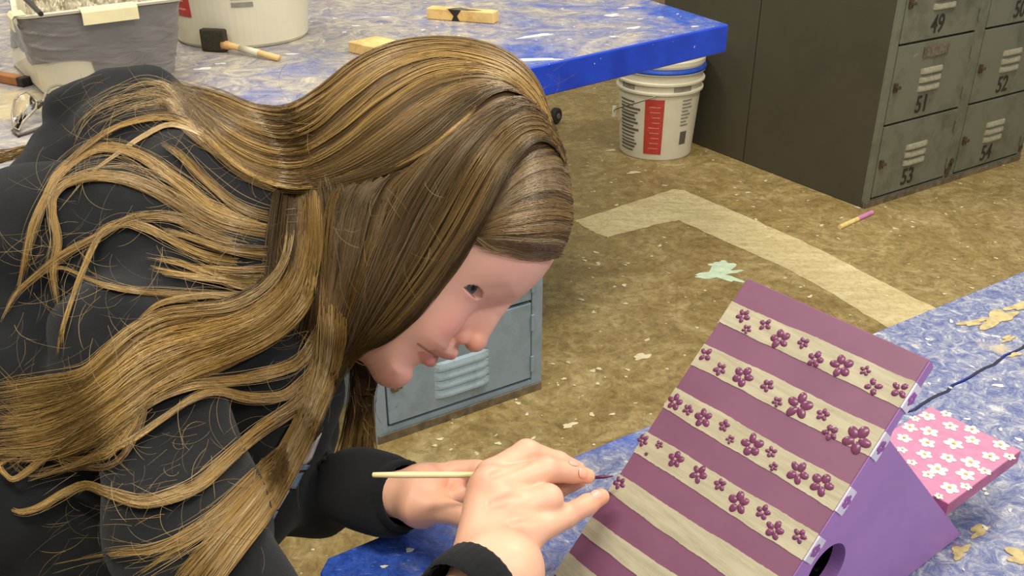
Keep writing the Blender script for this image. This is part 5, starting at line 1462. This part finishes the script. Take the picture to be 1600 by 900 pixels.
# tousled ends at the left
for k in range(16):
    y0 = random.uniform(585, 735)
    strands(jit([(240, 560 + (y0 - 585) * .5), (170, y0 - 15), (110, y0 + 5), (50, y0 + random.uniform(-20, 25)), (-10, y0 + random.uniform(-40, 40))], 10), (8, 12, 12, 8), 18, random.choice(['warm', 'gold', 'mid']), clump=.7, wave=2.6, lift=.006, t1j=.5, fray=.4)
strands([(300, 585), (230, 612), (160, 652), (84, 706), (28, 748), (8, 742), (0, 726), (30, 712)], (6, 8, 8, 6, 4), 50, 'warm', clump=.7, lift=.008, t1j=.3, tone2='gold')
# golden locks below
for pts, w_, n_ in (([(508, 490), (490, 535), (464, 566), (422, 583), (359, 596), (296, 602), (236, 625), (190, 659), (139, 688), (63, 708), (-10, 704)], (7, 8, 8, 7, 6), 110),
                    ([(512, 510), (494, 568), (469, 598), (439, 619), (388, 621), (338, 612), (296, 626), (253, 655), (203, 689), (148, 714), (97, 733), (42, 750)], (7, 8, 8, 6, 5, 3), 110),
                    ([(512, 540), (492, 594), (469, 628), (401, 676), (350, 723), (312, 756), (270, 775), (220, 785), (169, 770), (135, 758), (101, 770), (63, 792), (34, 800), (17, 795)], (8, 9, 10, 10, 8, 6, 5, 3), 170)):
    strands(pts, w_, n_, 'gold', clump=.6, lift=(-.004, .004, .006, .006, .006), th=.6, t1j=.2, wave=1.2)
    strands(pts, tuple(q_ * 1.1 for q_ in w_), n_ // 2, 'warm', clump=.4, lift=.003, th=.5, t1j=.25)
    strands(pts, tuple(q_ * 1.8 for q_ in w_), n_ // 6, 'pale', clump=.5, lift=.007, th=.5, t1j=.5, wave=2.5, rad=.36, fray=.3)
# ---- E: the long lock hanging down the chest
Er2 = [[(502, 470), (496, 560), (470, 640), (436, 706), (392, 770), (340, 826), (268, 905)], [(514, 470), (510, 560), (486, 640), (452, 712), (408, 780), (356, 842), (300, 910)],
       [(526, 480), (520, 560), (494, 640), (460, 716), (416, 790), (368, 852), (322, 915)], [(540, 500), (530, 560), (500, 640), (466, 720), (424, 800), (378, 862), (338, 918)]]
sheet(Er2, 8, (8, 9, 9, 8, 7), 50, ['warm', 'mid', 'gold', 'ash'], clump=.55, lift=.005, th=.5, t1j=.15, t0j=.15, tone2='gold')
sheet(Er2, 3, (8, 9, 9, 8, 7), 16, ['pale', 'gold'], clump=.9, lift=.009, th=.5, t1j=.3, tone2='pale', rad=.45)
for pts in ([(470, 680), (422, 718), (359, 782), (296, 832), (236, 858), (160, 866), (76, 883)], [(440, 720), (380, 782), (329, 824), (270, 862), (203, 905)], [(460, 700), (400, 770), (340, 846), (270, 905)]):
    strands(pts, (6, 8, 9, 7, 3), 44, 'warm', clump=.8, lift=.006, t1j=.45, wave=2, fray=.2, tone2='gold')
    strands(pts, (10, 20, 30, 40), 22, 'pale', clump=.3, lift=.006, t1j=.6, wave=3, rad=.34, fray=.5)

# ---- C: separate locks fanned over the shoulder
C_ = [([(500, 352), (432, 356), (340, 332), (280, 288), (224, 246), (176, 231), (132, 239), (92, 272), (72, 308), (48, 360), (36, 416), (26, 460)], (10, 12, 10, 8, 7, 5, 2), 120, 'gold'),
      ([(500, 366), (432, 368), (340, 348), (272, 310), (208, 282), (152, 275), (108, 285), (85, 304), (82, 332), (90, 376), (83, 424), (90, 482)], (10, 12, 10, 7, 5, 4, 2), 110, 'warm'),
      ([(500, 384), (424, 404), (360, 408), (312, 397), (264, 373), (224, 354), (192, 349), (160, 364), (136, 408), (116, 456), (96, 520), (90, 558)], (9, 8, 6, 5, 4, 3, 2), 70, 'gold'),
      ([(500, 376), (420, 388), (340, 372), (280, 345), (240, 338), (200, 342), (152, 369), (108, 392), (64, 424), (24, 460), (0, 504)], (9, 8, 6, 5, 4, 3, 2), 60, 'warm'),
      ([(480, 420), (400, 440), (340, 432), (280, 411), (224, 400)], (7, 6, 4, 2), 40, 'gold'), ([(480, 430), (392, 448), (344, 437), (280, 428), (232, 418)], (7, 5, 3, 1), 34, 'pale'),
      ([(480, 440), (376, 460), (320, 461), (272, 468), (240, 480), (212, 506)], (7, 5, 4, 2), 44, 'pale'),
      ([(470, 445), (380, 462), (280, 460), (224, 456), (176, 448), (140, 436), (96, 418), (60, 430), (16, 466)], (6, 5, 4, 3, 2), 34, 'warm'),
      ([(500, 396), (430, 398), (360, 392), (300, 372), (250, 356)], (9, 8, 6, 3), 50, 'mid'), ([(500, 340), (430, 340), (370, 320), (320, 280), (280, 240), (250, 220)], (8, 8, 7, 3), 44, 'mid'),
      ([(500, 410), (440, 420), (380, 424), (330, 420), (300, 414)], (9, 8, 5, 2), 40, 'ash')]
for pts, w_, n_, tn_ in C_:
    strands(pts, w_, n_, tn_, clump=.75, lift=(-.006, .001, .005, .005, .005), th=.5, t1j=.4, tone2='gold', wave=1.3, fray=.12)
    strands(pts, tuple(q_ * 1.15 for q_ in w_), n_ // 2, 'mid', clump=.4, lift=(-.006, 0, .003, .003, .003), th=.4, t1j=.3)
    strands(pts, tuple(q_ * 2.4 for q_ in w_), n_ // 6, 'pale', clump=.4, lift=(-.006, .001, .006, .006, .006), th=.4, t1j=.6, wave=3, rad=.33, fray=.4)
# dark hair under everything, closing the side of the neck
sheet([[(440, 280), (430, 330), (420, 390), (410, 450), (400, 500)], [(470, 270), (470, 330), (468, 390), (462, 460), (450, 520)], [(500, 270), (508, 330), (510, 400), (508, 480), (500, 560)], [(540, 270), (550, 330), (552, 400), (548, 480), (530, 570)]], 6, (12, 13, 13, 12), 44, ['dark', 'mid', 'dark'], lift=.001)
# hair lying over the back table side of the shoulder
strands([(60, 226), (30, 238), (0, 246), (-50, 252)], (3, 10, 14, 14), 90, 'gold', clump=.5, depth=[.93, .95, .97, .98], lift=0, th=.6)
# far side hair hanging under the chin
Hr = [[(520, 500), (548, 560), (548, 620), (536, 680), (520, 730)], [(530, 510), (566, 570), (572, 620), (566, 680), (560, 730)], [(540, 520), (580, 580), (580, 630), (584, 680), (592, 730)]]
for i in range(2):
    for k in range(5):
        strands(between(Hr[i], Hr[i + 1], (k + .5) / 5), (8, 9, 9, 8), 50, ('dark', 'warm')[k % 2], clump=.5, depth=[.84, .87, .875, .88], lift=0, th=.6, t1j=.1, tone2='gold' if k % 3 else 'warm')
strands([(560, 548), (574, 570), (586, 592), (584, 612), (568, 620), (548, 612)], (3, 3, 3, 2), 30, 'dark', depth=[.83, .84, .85, .86], lift=0, clump=.6)
# ---- loose single hairs
def fly(n, box, dirr, ln, curl=1.0, tone='pale', rad=.20, lift=.006):
    for k in range(int(n * .9)):
        tone = random.choice(('pale', 'gold', 'ash')) if tone != 'mid' else tone
        x, y = random.uniform(box[0], box[2]), random.uniform(box[1], box[3]); a = dirr + random.gauss(0, .6); pts = [(x, y)]; c = random.gauss(0, .2) * curl
        s_ = ln * random.uniform(.5, 1.3) / 6
        for i in range(6):
            a += c + random.gauss(0, .05); x += s_ * math.cos(a); y += s_ * math.sin(a); pts.append((x, y))
        strands(pts, (1, 1), 1, tone, rad=rad, lift=lift + random.uniform(0, .01), wave=.4, seg=12)
fly(95, (60, 200, 460, 480), math.pi * .85, 90, 1.2)
fly(75, (20, 320, 260, 560), math.pi * .6, 100, 1.3)
fly(60, (120, 110, 330, 240), math.pi * .95, 80, 1.0)
fly(45, (180, 600, 480, 760), math.pi * .8, 80, 1.1)
fly(70, (100, 740, 420, 890), math.pi * .85, 80, 1.0)
fly(60, (440, 500, 520, 680), math.pi * .6, 60, 1.4)
fly(60, (20, 560, 330, 740), math.pi * .8, 70, 1.4)
fly(26, (800, 110, 870, 230), -.1, 46, 1.0, 'mid', .24, .0)
fly(24, (500, 90, 800, 120), math.pi * 1.1, 50, .8, 'warm', .26, .004)
fly(34, (520, 280, 680, 440), math.pi * .55, 60, .7, 'pale', .24, .009)
fly(20, (420, 130, 520, 280), math.pi, 60, 1.2, 'pale', .26, .01)
fly(16, (540, 560, 600, 640), math.pi * .5, 50, 1.4, 'dark', .28, .0)
allV = np.concatenate(SV); allQ = np.concatenate(SQ); allC = np.concatenate(SC)
print('hair verts', len(allV), 'quads', len(allQ))
st_o = npmesh('hair_strands', allV, allQ, HM.m, hair, allC)
st_o['kind'] = 'stuff'
# lashes
for o in bpy.data.objects:
    if '_o' in o: del o['_o']
